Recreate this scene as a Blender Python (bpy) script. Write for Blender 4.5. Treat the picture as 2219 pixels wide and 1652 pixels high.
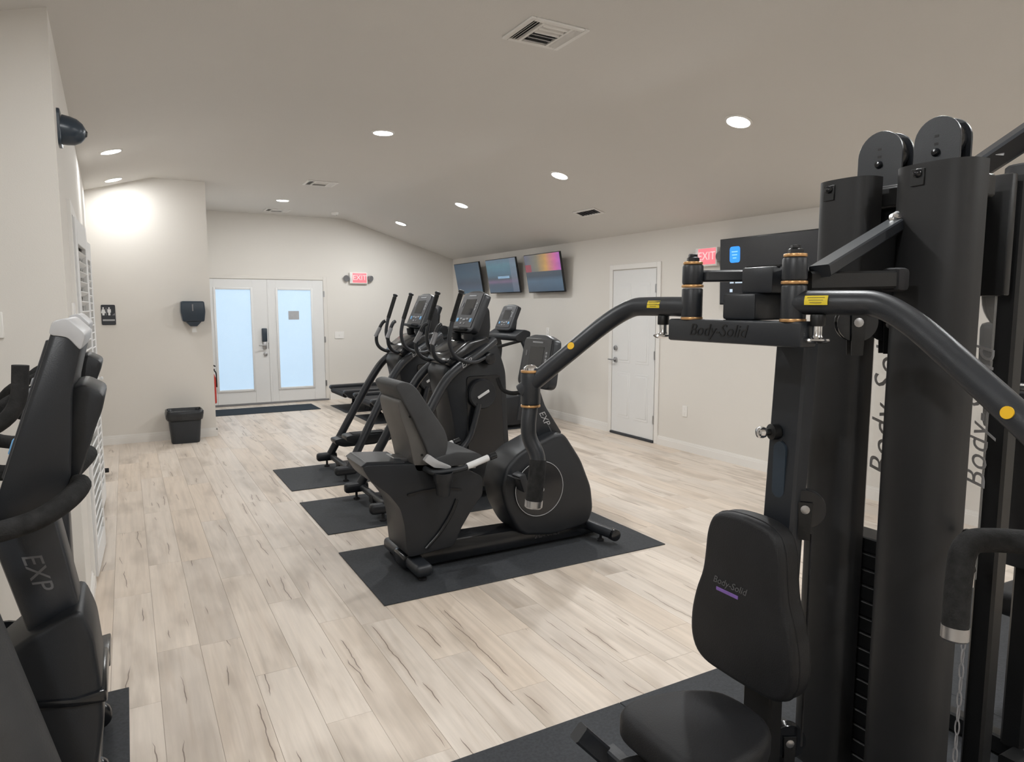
import bpy, bmesh, math, random
from mathutils import Vector, Matrix
random.seed(7)
S = bpy.context.scene
COL = S.collection
for o in list(bpy.data.objects):
    bpy.data.objects.remove(o)

# ------------------------------------------------------------------ camera
PW, F_PX, CXP, CYP = 2219.0, 1490.0, 1109.5, 826.0
VPX, VPY, CAM_H = 270.0, 665.0, 1.58
yc = Vector((VPX - CXP, CYP - VPY, -F_PX)).normalized()
zc = Vector((0, F_PX, CYP - VPY)).normalized()
xc = yc.cross(zc)
cam = bpy.data.cameras.new('camera')
cam.sensor_fit = 'HORIZONTAL'
cam.sensor_width = 36.0
cam.lens = 36.0 * F_PX / PW
cam.clip_start = 0.05
cam_o = bpy.data.objects.new('camera', cam)
COL.objects.link(cam_o)
cam_o.matrix_world = Matrix.Translation((0, 0, CAM_H)) @ Matrix((xc, yc, zc)).to_4x4()
S.camera = cam_o

# ------------------------------------------------------------------ world, exposure
w = bpy.data.worlds.new('world')
S.world = w
w.use_nodes = True
w.node_tree.nodes['Background'].inputs[0].default_value = (0.75, 0.85, 1.0, 1)
w.node_tree.nodes['Background'].inputs[1].default_value = 0.6
S.view_settings.view_transform = 'Standard'
S.view_settings.look = 'None'
S.view_settings.gamma = 1.0
S.view_settings.use_curve_mapping = False
S.view_settings.exposure = 0.0
LAMP_WATTS = 24.0
LAMP_STRENGTH = 14.0
LAMP_COLOR = (0.97, 0.985, 0.985)
S.cycles.max_bounces = 6
S.cycles.diffuse_bounces = 4
S.cycles.glossy_bounces = 3
S.cycles.transmission_bounces = 3
S.cycles.transparent_max_bounces = 6
S.cycles.adaptive_threshold = 0.03
S.cycles.use_light_tree = False
S.cycles.caustics_reflective = False
S.cycles.caustics_refractive = False


# ------------------------------------------------------------------ materials
MATS = {}


def nodes_of(name):
    m = bpy.data.materials.new(name)
    m.use_nodes = True
    nt = m.node_tree
    return m, nt, nt.nodes['Principled BSDF'], nt.nodes, nt.links


def mat(name, col, rough=0.5, metal=0.0, spec=0.5, bump=None, var=None, emit=None, coat=0.0):
    m, nt, b, N, L = nodes_of(name)
    b.inputs['Base Color'].default_value = (*col, 1)
    b.inputs['Roughness'].default_value = rough
    b.inputs['Metallic'].default_value = metal
    b.inputs['Specular IOR Level'].default_value = spec
    b.inputs['Coat Weight'].default_value = coat
    if emit:
        b.inputs['Emission Color'].default_value = (*emit[0], 1)
        b.inputs['Emission Strength'].default_value = emit[1]
        if name not in ('daylit_blind', 'exit_face'):
            m.cycles.emission_sampling = 'NONE'
    tc = N.new('ShaderNodeTexCoord')
    if var:
        n = N.new('ShaderNodeTexNoise')
        n.inputs['Scale'].default_value = var[0]
        n.inputs['Detail'].default_value = 4
        L.new(tc.outputs['Object'], n.inputs['Vector'])
        r = N.new('ShaderNodeMapRange')
        r.inputs['From Min'].default_value = 0.3
        r.inputs['From Max'].default_value = 0.7
        r.inputs['To Min'].default_value = 1 - var[1]
        r.inputs['To Max'].default_value = 1 + var[1]
        L.new(n.outputs['Fac'], r.inputs['Value'])
        mx = N.new('ShaderNodeVectorMath')
        mx.operation = 'SCALE'
        mx.inputs[0].default_value = col
        L.new(r.outputs['Result'], mx.inputs['Scale'])
        L.new(mx.outputs['Vector'], b.inputs['Base Color'])
    if bump:
        n = N.new('ShaderNodeTexNoise')
        n.inputs['Scale'].default_value = bump[0]
        n.inputs['Detail'].default_value = 3
        L.new(tc.outputs['Object'], n.inputs['Vector'])
        bp = N.new('ShaderNodeBump')
        bp.inputs['Strength'].default_value = bump[1]
        bp.inputs['Distance'].default_value = 0.003
        L.new(n.outputs['Fac'], bp.inputs['Height'])
        L.new(bp.outputs['Normal'], b.inputs['Normal'])
    MATS[name] = m
    return m


mat('wall_paint', (0.73, 0.70, 0.655), 0.75, bump=(180, 0.12), var=(0.8, 0.012), spec=0.3)
mat('ceiling_paint', (0.72, 0.70, 0.67), 0.85, bump=(150, 0.15), var=(0.7, 0.012), spec=0.2)
mat('trim_white', (0.8, 0.78, 0.75), 0.45, var=(2, 0.015))
mat('door_white', (0.76, 0.76, 0.755), 0.45, var=(2, 0.015))
mat('plate_white', (0.82, 0.8, 0.77), 0.4, var=(3, 0.01))
mat('plastic_black', (0.0140, 0.0158, 0.0190), 0.42, bump=(400, 0.1), var=(6, 0.12), spec=0.4)
mat('plastic_gloss', (0.009, 0.010, 0.012), 0.18, var=(5, 0.1), spec=0.5)
mat('metal_charcoal', (0.0185, 0.0212, 0.0260), 0.38, bump=(500, 0.12), var=(8, 0.12), spec=0.5)
mat('metal_black', (0.0085, 0.0088, 0.0095), 0.42, bump=(500, 0.12), var=(8, 0.15), spec=0.4)
mat('shroud_black', (0.020, 0.0205, 0.022), 0.5, bump=(600, 0.1), var=(4, 0.1), spec=0.4)
mat('vinyl_black', (0.013, 0.0135, 0.0155), 0.55, bump=(260, 0.25), var=(9, 0.15), spec=0.35)
mat('vinyl_grey', (0.045, 0.046, 0.048), 0.6, bump=(260, 0.25), var=(9, 0.12), spec=0.35)
mat('shell_grey', (0.085, 0.08, 0.075), 0.5, bump=(300, 0.1), var=(9, 0.1))
mat('foam_black', (0.02, 0.02, 0.02), 0.85, bump=(220, 0.5), var=(60, 0.3), spec=0.2)
mat('rubber_mat', (0.040, 0.043, 0.048), 0.7, bump=(350, 0.3), var=(90, 0.2), spec=0.3)
mat('rubber_dark', (0.018, 0.018, 0.02), 0.7, bump=(300, 0.3), var=(30, 0.2), spec=0.3)
mat('door_mat', (0.028, 0.038, 0.05), 0.9, bump=(420, 0.6), var=(120, 0.35), spec=0.2)
mat('chrome', (0.75, 0.75, 0.76), 0.16, metal=1.0, var=(5, 0.03))
mat('steel_brushed', (0.45, 0.45, 0.46), 0.35, metal=1.0, var=(20, 0.08))
mat('bronze', (0.62, 0.36, 0.16), 0.32, metal=0.7, var=(30, 0.1))
mat('silver_plastic', (0.42, 0.42, 0.43), 0.35, var=(8, 0.05))
mat('silver_light', (0.62, 0.62, 0.62), 0.3, var=(8, 0.05))
mat('panel_grey', (0.045, 0.047, 0.052), 0.35, var=(12, 0.1))
mat('screen_off', (0.035, 0.037, 0.04), 0.12, var=(3, 0.05))
mat('button_blue', (0.12, 0.3, 0.5), 0.4, var=(9, 0.05), emit=((0.2, 0.5, 0.9), 0.15))
mat('button_grey', (0.32, 0.33, 0.35), 0.4, var=(9, 0.05))
mat('logo_grey', (0.4, 0.4, 0.41), 0.4, var=(20, 0.05))
mat('logo_dim', (0.11, 0.11, 0.115), 0.4, var=(20, 0.05))
mat('logo_black', (0.004, 0.004, 0.004), 0.5, var=(20, 0.05))
mat('purple_tag', (0.22, 0.12, 0.42), 0.5, var=(60, 0.1))
mat('sticker_yellow', (0.75, 0.58, 0.03), 0.45, var=(40, 0.05))
mat('dot_yellow', (0.85, 0.5, 0.015), 0.4, var=(40, 0.05))
mat('sticker_print', (0.25, 0.2, 0.03), 0.5, var=(40, 0.05))
mat('navy_plastic', (0.028, 0.042, 0.06), 0.3, var=(6, 0.08))
mat('bin_plastic', (0.022, 0.027, 0.034), 0.45, var=(6, 0.1))
mat('bag_black', (0.02, 0.023, 0.027), 0.3, bump=(25, 0.8), var=(12, 0.2))
mat('paper', (0.8, 0.8, 0.78), 0.8, var=(10, 0.02))
mat('sign_dark', (0.03, 0.033, 0.04), 0.5, var=(10, 0.05))
mat('sign_white', (0.75, 0.75, 0.75), 0.5, var=(10, 0.02))
mat('red_paint', (0.45, 0.04, 0.03), 0.35, var=(10, 0.05))
mat('sensor_grey', (0.2, 0.2, 0.21), 0.3, var=(10, 0.05))
mat('orange_red', (0.6, 0.08, 0.03), 0.4, var=(10, 0.05))
mat('vent_dark', (0.07, 0.07, 0.075), 0.6, var=(10, 0.1))
mat('lamp_lens', (0.9, 0.9, 0.9), 0.5, emit=(LAMP_COLOR, LAMP_STRENGTH), var=(5, 0.01))
mat('daylit_blind', (0.25, 0.3, 0.35), 0.6, emit=((0.52, 0.74, 0.95), 0.85), var=(3, 0.03))
mat('exit_face', (0.7, 0.1, 0.1), 0.4, emit=((1.0, 0.16, 0.2), 1.1), var=(10, 0.02))
mat('exit_letter', (0.9, 0.3, 0.3), 0.4, emit=((1.0, 0.42, 0.42), 1.15), var=(10, 0.02))
mat('tv_body', (0.012, 0.013, 0.015), 0.3, var=(10, 0.1))
mat('tv_logo_blue', (0.02, 0.2, 0.7), 0.3, emit=((0.03, 0.3, 0.95), 0.9), var=(10, 0.03))
mat('tv_logo_line', (0.2, 0.5, 0.9), 0.3, emit=((0.3, 0.6, 1.0), 0.8), var=(10, 0.03))
mat('tv_text', (0.5, 0.6, 0.7), 0.3, emit=((0.6, 0.75, 0.95), 0.45), var=(10, 0.03))


def clear_panel():
    m, nt, b, N, L = nodes_of('clear_acrylic')
    b.inputs['Base Color'].default_value = (0.9, 0.9, 0.88, 1)
    b.inputs['Roughness'].default_value = 0.1
    b.inputs['Alpha'].default_value = 0.16
    tc = N.new('ShaderNodeTexCoord')
    n = N.new('ShaderNodeTexNoise')
    n.inputs['Scale'].default_value = 12
    L.new(tc.outputs['Object'], n.inputs['Vector'])
    r = N.new('ShaderNodeMapRange')
    r.inputs['To Min'].default_value = 0.08
    r.inputs['To Max'].default_value = 0.16
    L.new(n.outputs['Fac'], r.inputs['Value'])
    L.new(r.outputs['Result'], b.inputs['Roughness'])
    MATS['clear_acrylic'] = m
    m2, nt, b, N, L = nodes_of('pane_glass')
    b.inputs['Base Color'].default_value = (0.9, 0.95, 1, 1)
    b.inputs['Roughness'].default_value = 0.05
    b.inputs['Alpha'].default_value = 0.12
    MATS['pane_glass'] = m2


clear_panel()


def math_node(N, L, op, a, b=None, c=None):
    n = N.new('ShaderNodeMath')
    n.operation = op
    for i, v in enumerate((a, b, c)):
        if v is None:
            continue
        if isinstance(v, (int, float)):
            n.inputs[i].default_value = v
        else:
            L.new(v, n.inputs[i])
    return n.outputs[0]


def ramp(N, L, fac, stops):
    r = N.new('ShaderNodeValToRGB')
    el = r.color_ramp.elements
    while len(el) < len(stops):
        el.new(0.5)
    for e, (p, c) in zip(el, stops):
        e.position = p
        e.color = (*c, 1)
    L.new(fac, r.inputs['Fac'])
    return r.outputs['Color']


def mixc(N, L, fac, a, b, mode='MIX'):
    n = N.new('ShaderNodeMix')
    n.data_type = 'RGBA'
    n.blend_type = mode
    for sock, v in ((n.inputs[0], fac), (n.inputs[6], a), (n.inputs[7], b)):
        if isinstance(v, (int, float)):
            sock.default_value = v
        elif isinstance(v, tuple):
            sock.default_value = (*v, 1)
        else:
            L.new(v, sock)
    return n.outputs[2]


def wood_material():
    m, nt, b, N, L = nodes_of('plank_wood')
    tc = N.new('ShaderNodeTexCoord')
    oi = N.new('ShaderNodeObjectInfo')
    ge = N.new('ShaderNodeNewGeometry')
    rnd = math_node(N, L, 'FRACT', math_node(N, L, 'ADD', oi.outputs['Random'], ge.outputs['Random Per Island']))
    off = N.new('ShaderNodeCombineXYZ')
    L.new(math_node(N, L, 'MULTIPLY', rnd, 37.0), off.inputs[0])
    L.new(math_node(N, L, 'MULTIPLY', rnd, 91.0), off.inputs[1])
    L.new(math_node(N, L, 'MULTIPLY', rnd, 53.0), off.inputs[2])
    add = N.new('ShaderNodeVectorMath')
    add.operation = 'ADD'
    L.new(tc.outputs['Object'], add.inputs[0])
    L.new(off.outputs[0], add.inputs[1])

    def noise(scale, detail=4, rough=0.5, dist=0.0):
        mp = N.new('ShaderNodeMapping')
        mp.inputs['Scale'].default_value = scale
        L.new(add.outputs[0], mp.inputs['Vector'])
        n = N.new('ShaderNodeTexNoise')
        n.inputs['Scale'].default_value = 1.0
        n.inputs['Detail'].default_value = detail
        n.inputs['Roughness'].default_value = rough
        n.inputs['Distortion'].default_value = dist
        L.new(mp.outputs[0], n.inputs['Vector'])
        return n.outputs['Fac']
    base = ramp(N, L, rnd, [(0.0, (0.65, 0.565, 0.485)), (0.25, (0.72, 0.64, 0.56)), (0.5, (0.66, 0.56, 0.465)), (0.75, (0.71, 0.635, 0.56)), (1.0, (0.60, 0.525, 0.455))])
    blot = noise((6.0, 1.5, 1), 3)
    c1 = mixc(N, L, math_node(N, L, 'MULTIPLY', math_node(N, L, 'SMOOTH_MAX', math_node(N, L, 'SUBTRACT', blot, 0.50), 0.0, 0.05), 3.2), base, (0.40, 0.335, 0.275))
    grain = noise((34, 1.6, 1), 6, 0.6, 0.4)
    gr = N.new('ShaderNodeMapRange')
    gr.inputs['From Min'].default_value = 0.3
    gr.inputs['From Max'].default_value = 0.7
    gr.inputs['To Min'].default_value = 0.90
    gr.inputs['To Max'].default_value = 1.07
    L.new(grain, gr.inputs['Value'])
    strk = noise((15, 0.8, 1), 4, 0.55, 1.1)
    c2 = mixc(N, L, math_node(N, L, 'MULTIPLY', math_node(N, L, 'SMOOTH_MAX', math_node(N, L, 'SUBTRACT', strk, 0.53), 0.0, 0.04), 2.2), c1, (0.43, 0.345, 0.27))
    sc = N.new('ShaderNodeVectorMath')
    sc.operation = 'SCALE'
    L.new(c2, sc.inputs[0])
    L.new(gr.outputs[0], sc.inputs['Scale'])
    # thin dark splits that wander along the board
    spx = N.new('ShaderNodeSeparateXYZ')
    L.new(tc.outputs['Object'], spx.inputs[0])
    px_, py_ = spx.outputs[0], spx.outputs[1]

    def n1(a, b_, c, detail):
        cv = N.new('ShaderNodeCombineXYZ')
        for k_, v_ in enumerate((a, b_, c)):
            if isinstance(v_, (int, float)):
                cv.inputs[k_].default_value = v_
            else:
                L.new(v_, cv.inputs[k_])
        n_ = N.new('ShaderNodeTexNoise')
        n_.inputs['Scale'].default_value = 1.0
        n_.inputs['Detail'].default_value = detail
        L.new(cv.outputs[0], n_.inputs['Vector'])
        return n_.outputs['Fac']
    cf = sc.outputs[0]
    for k in range(3):
        wob = n1(math_node(N, L, 'MULTIPLY_ADD', rnd, 37.0, k * 11.0), math_node(N, L, 'MULTIPLY_ADD', py_, 2.6, k * 5.0), 1.0, 4)
        base_x = math_node(N, L, 'MULTIPLY', math_node(N, L, 'SUBTRACT', math_node(N, L, 'FRACT', math_node(N, L, 'MULTIPLY', rnd, 13.7 + k * 23.1)), 0.5), 0.13)
        fx = math_node(N, L, 'MULTIPLY_ADD', math_node(N, L, 'SUBTRACT', wob, 0.5), 0.09, base_x)
        dist = math_node(N, L, 'ABSOLUTE', math_node(N, L, 'SUBTRACT', px_, fx))
        on = math_node(N, L, 'MAXIMUM', math_node(N, L, 'SUBTRACT', n1(math_node(N, L, 'MULTIPLY_ADD', rnd, 71.0, k * 9.0), math_node(N, L, 'MULTIPLY', py_, 1.7), 3.0, 2), 0.565 + 0.022 * k), 0.0)
        wid = math_node(N, L, 'MINIMUM', math_node(N, L, 'MULTIPLY', on, 0.05), 0.0021)
        line = math_node(N, L, 'LESS_THAN', dist, wid)
        halo = math_node(N, L, 'MULTIPLY', math_node(N, L, 'MAXIMUM', math_node(N, L, 'SUBTRACT', 1.0, math_node(N, L, 'MULTIPLY', dist, 45.0)), 0.0), math_node(N, L, 'MINIMUM', math_node(N, L, 'MULTIPLY', on, 6.0), 0.42))
        cf = mixc(N, L, halo, cf, (0.40, 0.32, 0.25))
        cf = mixc(N, L, math_node(N, L, 'MULTIPLY', line, 0.8), cf, (0.15, 0.11, 0.085))
    L.new(cf, b.inputs['Base Color'])
    rr = N.new('ShaderNodeMapRange')
    rr.inputs['To Min'].default_value = 0.36
    rr.inputs['To Max'].default_value = 0.52
    L.new(grain, rr.inputs['Value'])
    L.new(rr.outputs[0], b.inputs['Roughness'])
    b.inputs['Specular IOR Level'].default_value = 0.4
    bp = N.new('ShaderNodeBump')
    bp.inputs['Strength'].default_value = 0.08
    bp.inputs['Distance'].default_value = 0.002
    L.new(grain, bp.inputs['Height'])
    L.new(bp.outputs[0], b.inputs['Normal'])
    MATS['plank_wood'] = m


wood_material()


def tv_picture(name, kind):
    """flat television picture in the screen's own y (across) and z (up) coordinates"""
    m, nt, b, N, L = nodes_of(name)
    tc = N.new('ShaderNodeTexCoord')
    sp = N.new('ShaderNodeSeparateXYZ')
    L.new(tc.outputs['Object'], sp.inputs[0])
    # u: 0 at the viewer's left (far end), 1 at the right ; v: 0 bottom, 1 top
    u = math_node(N, L, 'ADD', math_node(N, L, 'MULTIPLY', sp.outputs[1], -1.0 / 0.92), 0.5)
    v = math_node(N, L, 'ADD', math_node(N, L, 'MULTIPLY', sp.outputs[2], 1.0 / 0.52), 0.5)
    mp = N.new('ShaderNodeMapping')
    mp.inputs['Scale'].default_value = (1, 3.0, 9.0)
    L.new(tc.outputs['Object'], mp.inputs[0])
    n = N.new('ShaderNodeTexNoise')
    n.inputs['Scale'].default_value = 1.6
    n.inputs['Detail'].default_value = 2
    L.new(mp.outputs[0], n.inputs['Vector'])
    nz = n.outputs['Fac']
    if kind == 'studio':
        top = ramp(N, L, u, [(0.0, (0.10, 0.11, 0.16)), (0.35, (0.20, 0.18, 0.12)), (0.6, (0.55, 0.30, 0.07)), (0.85, (0.62, 0.13, 0.30)), (1.0, (0.45, 0.10, 0.45))])
        low = ramp(N, L, v, [(0.0, (0.05, 0.08, 0.12)), (0.3, (0.07, 0.12, 0.18)), (0.42, (0.035, 0.05, 0.07)), (0.55, (0.05, 0.06, 0.075))])
        col = mixc(N, L, math_node(N, L, 'GREATER_THAN', v, 0.55), low, top)
        red = math_node(N, L, 'MULTIPLY', math_node(N, L, 'LESS_THAN', u, 0.17), math_node(N, L, 'MULTIPLY', math_node(N, L, 'GREATER_THAN', v, 0.55), math_node(N, L, 'LESS_THAN', v, 0.75)))
        col = mixc(N, L, red, col, (0.30, 0.04, 0.06))
    elif kind == 'street':
        col = ramp(N, L, v, [(0.0, (0.05, 0.09, 0.14)), (0.25, (0.06, 0.08, 0.12)), (0.33, (0.16, 0.10, 0.18)), (0.42, (0.05, 0.07, 0.09)), (0.55, (0.06, 0.13, 0.19)), (0.8, (0.08, 0.19, 0.24)), (1.0, (0.10, 0.16, 0.22))])
        bar = math_node(N, L, 'MULTIPLY', math_node(N, L, 'COMPARE', v, 0.46, 0.035), math_node(N, L, 'COMPARE', u, 0.55, 0.2))
        col = mixc(N, L, bar, col, (0.25, 0.42, 0.6))
        rgt = math_node(N, L, 'GREATER_THAN', u, 0.82)
        col = mixc(N, L, math_node(N, L, 'MULTIPLY', rgt, 0.5), col, (0.18, 0.20, 0.26))
    else:
        col = ramp(N, L, v, [(0.0, (0.04, 0.10, 0.15)), (0.2, (0.05, 0.07, 0.11)), (0.35, (0.035, 0.05, 0.075)), (0.6, (0.04, 0.075, 0.11)), (1.0, (0.03, 0.055, 0.085))])
    col = mixc(N, L, math_node(N, L, 'MULTIPLY', nz, 0.5), col, (0.05, 0.07, 0.09))
    b.inputs['Base Color'].default_value = (0.01, 0.01, 0.012, 1)
    b.inputs['Roughness'].default_value = 0.25
    L.new(col, b.inputs['Emission Color'])
    b.inputs['Emission Strength'].default_value = 1.0
    m.cycles.emission_sampling = 'NONE'
    MATS[name] = m


tv_picture('tv_studio', 'studio')
tv_picture('tv_street', 'street')
tv_picture('tv_dusk', 'dusk')


# ------------------------------------------------------------------ mesh helpers
def box(bm, c, s, bev=0.0, seg=2, rot=None):
    t = bmesh.new()
    bmesh.ops.create_cube(t, size=1.0)
    bmesh.ops.scale(t, vec=s, verts=t.verts)
    if bev > 0:
        bmesh.ops.bevel(t, geom=list(t.edges), offset=min(bev, min(s) * 0.49), segments=seg, affect='EDGES', profile=0.5)
    M = Matrix.Translation(c)
    if rot is not None:
        M = M @ rot.to_4x4()
    bmesh.ops.transform(t, matrix=M, verts=t.verts)
    merge(bm, t)
    return bm


def merge(bm, t):
    me = bpy.data.meshes.new('tmp')
    t.to_mesh(me)
    t.free()
    bm.from_mesh(me)
    bpy.data.meshes.remove(me)


def prism(bm, pts, axis, a0, a1, bev=0.0, seg=2):
    """outline pts extruded along an axis: 'x' -> (y,z), 'y' -> (x,z), 'z' -> (x,y)"""
    def p3(p, a):
        return {'x': (a, p[0], p[1]), 'y': (p[0], a, p[1]), 'z': (p[0], p[1], a)}[axis]
    t = bmesh.new()
    v0 = [t.verts.new(p3(p, a0)) for p in pts]
    v1 = [t.verts.new(p3(p, a1)) for p in pts]
    f0 = t.faces.new(v0)
    f1 = t.faces.new(v1[::-1])
    n = len(pts)
    for i in range(n):
        t.faces.new((v0[(i + 1) % n], v0[i], v1[i], v1[(i + 1) % n]))
    bmesh.ops.recalc_face_normals(t, faces=t.faces)
    if bev > 0:
        ed = list({e for f in (f0, f1) for e in f.edges})
        bmesh.ops.bevel(t, geom=ed, offset=bev, segments=seg, affect='EDGES', profile=0.5, clamp_overlap=True)
    merge(bm, t)
    return bm


def rounded(pts, r, n=4, closed=True):
    """replace each corner by a small curve of reach r (2-D or 3-D points)"""
    P = [Vector(p) for p in pts]
    out = []
    m = len(P)
    for i, p in enumerate(P):
        if not closed and i in (0, m - 1):
            out.append(p)
            continue
        a, b = P[i - 1], P[(i + 1) % m]
        da, db = (a - p), (b - p)
        ra, rb = min(r, da.length * 0.48), min(r, db.length * 0.48)
        s, e = p + da.normalized() * ra, p + db.normalized() * rb
        for k in range(n + 1):
            t = k / n
            out.append(s * (1 - t) ** 2 + p * 2 * t * (1 - t) + e * t * t)
    return [tuple(v) for v in out]


def tube(bm, pts, r, n=12, fil=0.0, rect=None, rads=None, fn=5):
    """sweep a circle (or rounded rectangle (a,b)) along a path; ends capped"""
    if fil > 0:
        pts = rounded(pts, fil, fn, closed=False)
    P = [Vector(p) for p in pts]
    t = bmesh.new()
    T = []
    for i in range(len(P)):
        d = (P[min(i + 1, len(P) - 1)] - P[max(i - 1, 0)]).normalized()
        T.append(d)
    up = Vector((0, 1, 0)) if abs(T[0].y) < 0.9 else Vector((0, 0, 1))
    u = (up - T[0] * up.dot(T[0])).normalized()
    rings = []
    for i, p in enumerate(P):
        u = (u - T[i] * u.dot(T[i])).normalized()
        v = T[i].cross(u)
        if rect:
            a, b = rect[0] / 2, rect[1] / 2
            c = min(a, b) * 0.25
            prof = [(a, b - c), (a - c, b), (-a + c, b), (-a, b - c), (-a, -b + c), (-a + c, -b), (a - c, -b), (a, -b + c)]
        else:
            rr = rads[min(i, len(rads) - 1)] if rads else r
            prof = [(rr * math.cos(2 * math.pi * k / n), rr * math.sin(2 * math.pi * k / n)) for k in range(n)]
        rings.append([t.verts.new(p + u * q[0] + v * q[1]) for q in prof])
    m = len(rings[0])
    for i in range(len(rings) - 1):
        for k in range(m):
            t.faces.new((rings[i][k], rings[i][(k + 1) % m], rings[i + 1][(k + 1) % m], rings[i + 1][k]))
    t.faces.new(rings[0][::-1])
    t.faces.new(rings[-1])
    bmesh.ops.recalc_face_normals(t, faces=t.faces)
    merge(bm, t)
    return bm


def lathe(bm, c, axis, prof, n=24):
    """profile [(radius, height)] turned about axis through c"""
    ax = Vector(axis).normalized()
    up = Vector((0, 0, 1)) if abs(ax.z) < 0.9 else Vector((1, 0, 0))
    u = (up - ax * up.dot(ax)).normalized()
    v = ax.cross(u)
    t = bmesh.new()
    rings = []
    C = Vector(c)
    for r, h in prof:
        rings.append([t.verts.new(C + ax * h + (u * math.cos(2 * math.pi * k / n) + v * math.sin(2 * math.pi * k / n)) * max(r, 1e-5)) for k in range(n)])
    for i in range(len(rings) - 1):
        for k in range(n):
            t.faces.new((rings[i][k], rings[i][(k + 1) % n], rings[i + 1][(k + 1) % n], rings[i + 1][k]))
    t.faces.new(rings[0][::-1])
    t.faces.new(rings[-1])
    bmesh.ops.recalc_face_normals(t, faces=t.faces)
    merge(bm, t)
    return bm


def cyl(bm, p0, p1, r, n=20, bev=0.0):
    d = Vector(p1) - Vector(p0)
    h = d.length
    b = min(bev, h * 0.4, r * 0.5)
    prof = [(r, 0), (r, h)] if b <= 0 else [(r - b, 0), (r - b * 0.3, b * 0.3), (r, b), (r, h - b), (r - b * 0.3, h - b * 0.3), (r - b, h)]
    return lathe(bm, p0, d, prof, n)


def B():
    return bmesh.new()


def mk(name, bm, material, parent=None, org=None, angle=38):
    if org is not None:
        bmesh.ops.translate(bm, vec=-Vector(org), verts=bm.verts)
    me = bpy.data.meshes.new(name)
    bm.to_mesh(me)
    bm.free()
    me.materials.append(MATS[material])
    me.polygons.foreach_set('use_smooth', [True] * len(me.polygons))
    me.set_sharp_from_angle(angle=math.radians(angle))
    o = bpy.data.objects.new(name, me)
    COL.objects.link(o)
    if parent is not None:
        o.parent = parent
    return o


def tag(o, label=None, cat=None, group=None, kind=None):
    if label:
        o['label'] = label
    if cat:
        o['category'] = cat
    if group:
        o['group'] = group
    if kind:
        o['kind'] = kind
    return o


class Thing:
    """an Empty at the thing's base; parts are drawn in room coordinates and stored relative to it"""

    def __init__(s, name, label, cat, loc, group=None, kind=None):
        s.o = bpy.data.objects.new(name, None)
        s.o.empty_display_size = 0.1
        COL.objects.link(s.o)
        s.o.location = loc
        s.loc = Vector(loc)
        tag(s.o, label, cat, group, kind)

    def p(s, name, bm, material, parent=None, label=None, angle=38):
        o = mk(name, bm, material, parent or s.o, org=s.loc, angle=angle)
        if label:
            o['label'] = label
        return o


def copy_tree(o, parent=None):
    c = o.copy()
    COL.objects.link(c)
    c.parent = parent
    for ch in list(o.children):
        if ch.name in COL.objects and ch is not c:
            copy_tree(ch, c)
    return c


def clone(t, loc, label):
    c = copy_tree(t.o)
    c.location = loc
    c['label'] = label
    return c


def text_bm(txt, size, mtx, depth=0.0008, shear=0.0, spacing=1.0):
    cu = bpy.data.curves.new('lettering', 'FONT')
    cu.body = txt
    cu.size = size
    cu.extrude = depth
    cu.shear = shear
    cu.space_character = spacing
    cu.align_x = 'CENTER'
    cu.align_y = 'CENTER'
    cu.resolution_u = 3
    to = bpy.data.objects.new('lettering', cu)
    COL.objects.link(to)
    dg = bpy.context.evaluated_depsgraph_get()
    me = bpy.data.meshes.new_from_object(to.evaluated_get(dg))
    bm = bmesh.new()
    bm.from_mesh(me)
    bpy.data.meshes.remove(me)
    bpy.data.objects.remove(to)
    bpy.data.curves.remove(cu)
    bmesh.ops.transform(bm, matrix=mtx, verts=bm.verts)
    return bm


def frame(o, right, up):
    r = Vector(right).normalized()
    u = Vector(up).normalized()
    n = r.cross(u)
    M = Matrix((r, u, n)).transposed().to_4x4()
    return Matrix.Translation(o) @ M


def wbox(bm, x0, x1, y0, y1, z0, z1, bev=0.0, seg=2):
    return box(bm, ((x0 + x1) / 2, (y0 + y1) / 2, (z0 + z1) / 2), (abs(x1 - x0), abs(y1 - y0), abs(z1 - z0)), bev, seg)


def struct(name, bm, material, parent=None, angle=30):
    o = mk(name, bm, material, parent, angle=angle)
    if parent is None:
        o['kind'] = 'structure'
    return o


# ------------------------------------------------------------------ room
XR, YB, YN = 5.3, 11.68, -2.6
XL = -1.65
ZF, ZE = 3.05, 2.44            # flat ceiling, eaves
XA, XB = 0.35, 3.30            # flat part of the ceiling


def zceil(x):
    if x > XB:
        return ZF - (x - XB) * (ZF - ZE) / (XR - XB)
    if x < XA:
        return ZF - (XA - x) * 0.29
    return ZF


PLW, PLL = 0.18, 1.22


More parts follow.
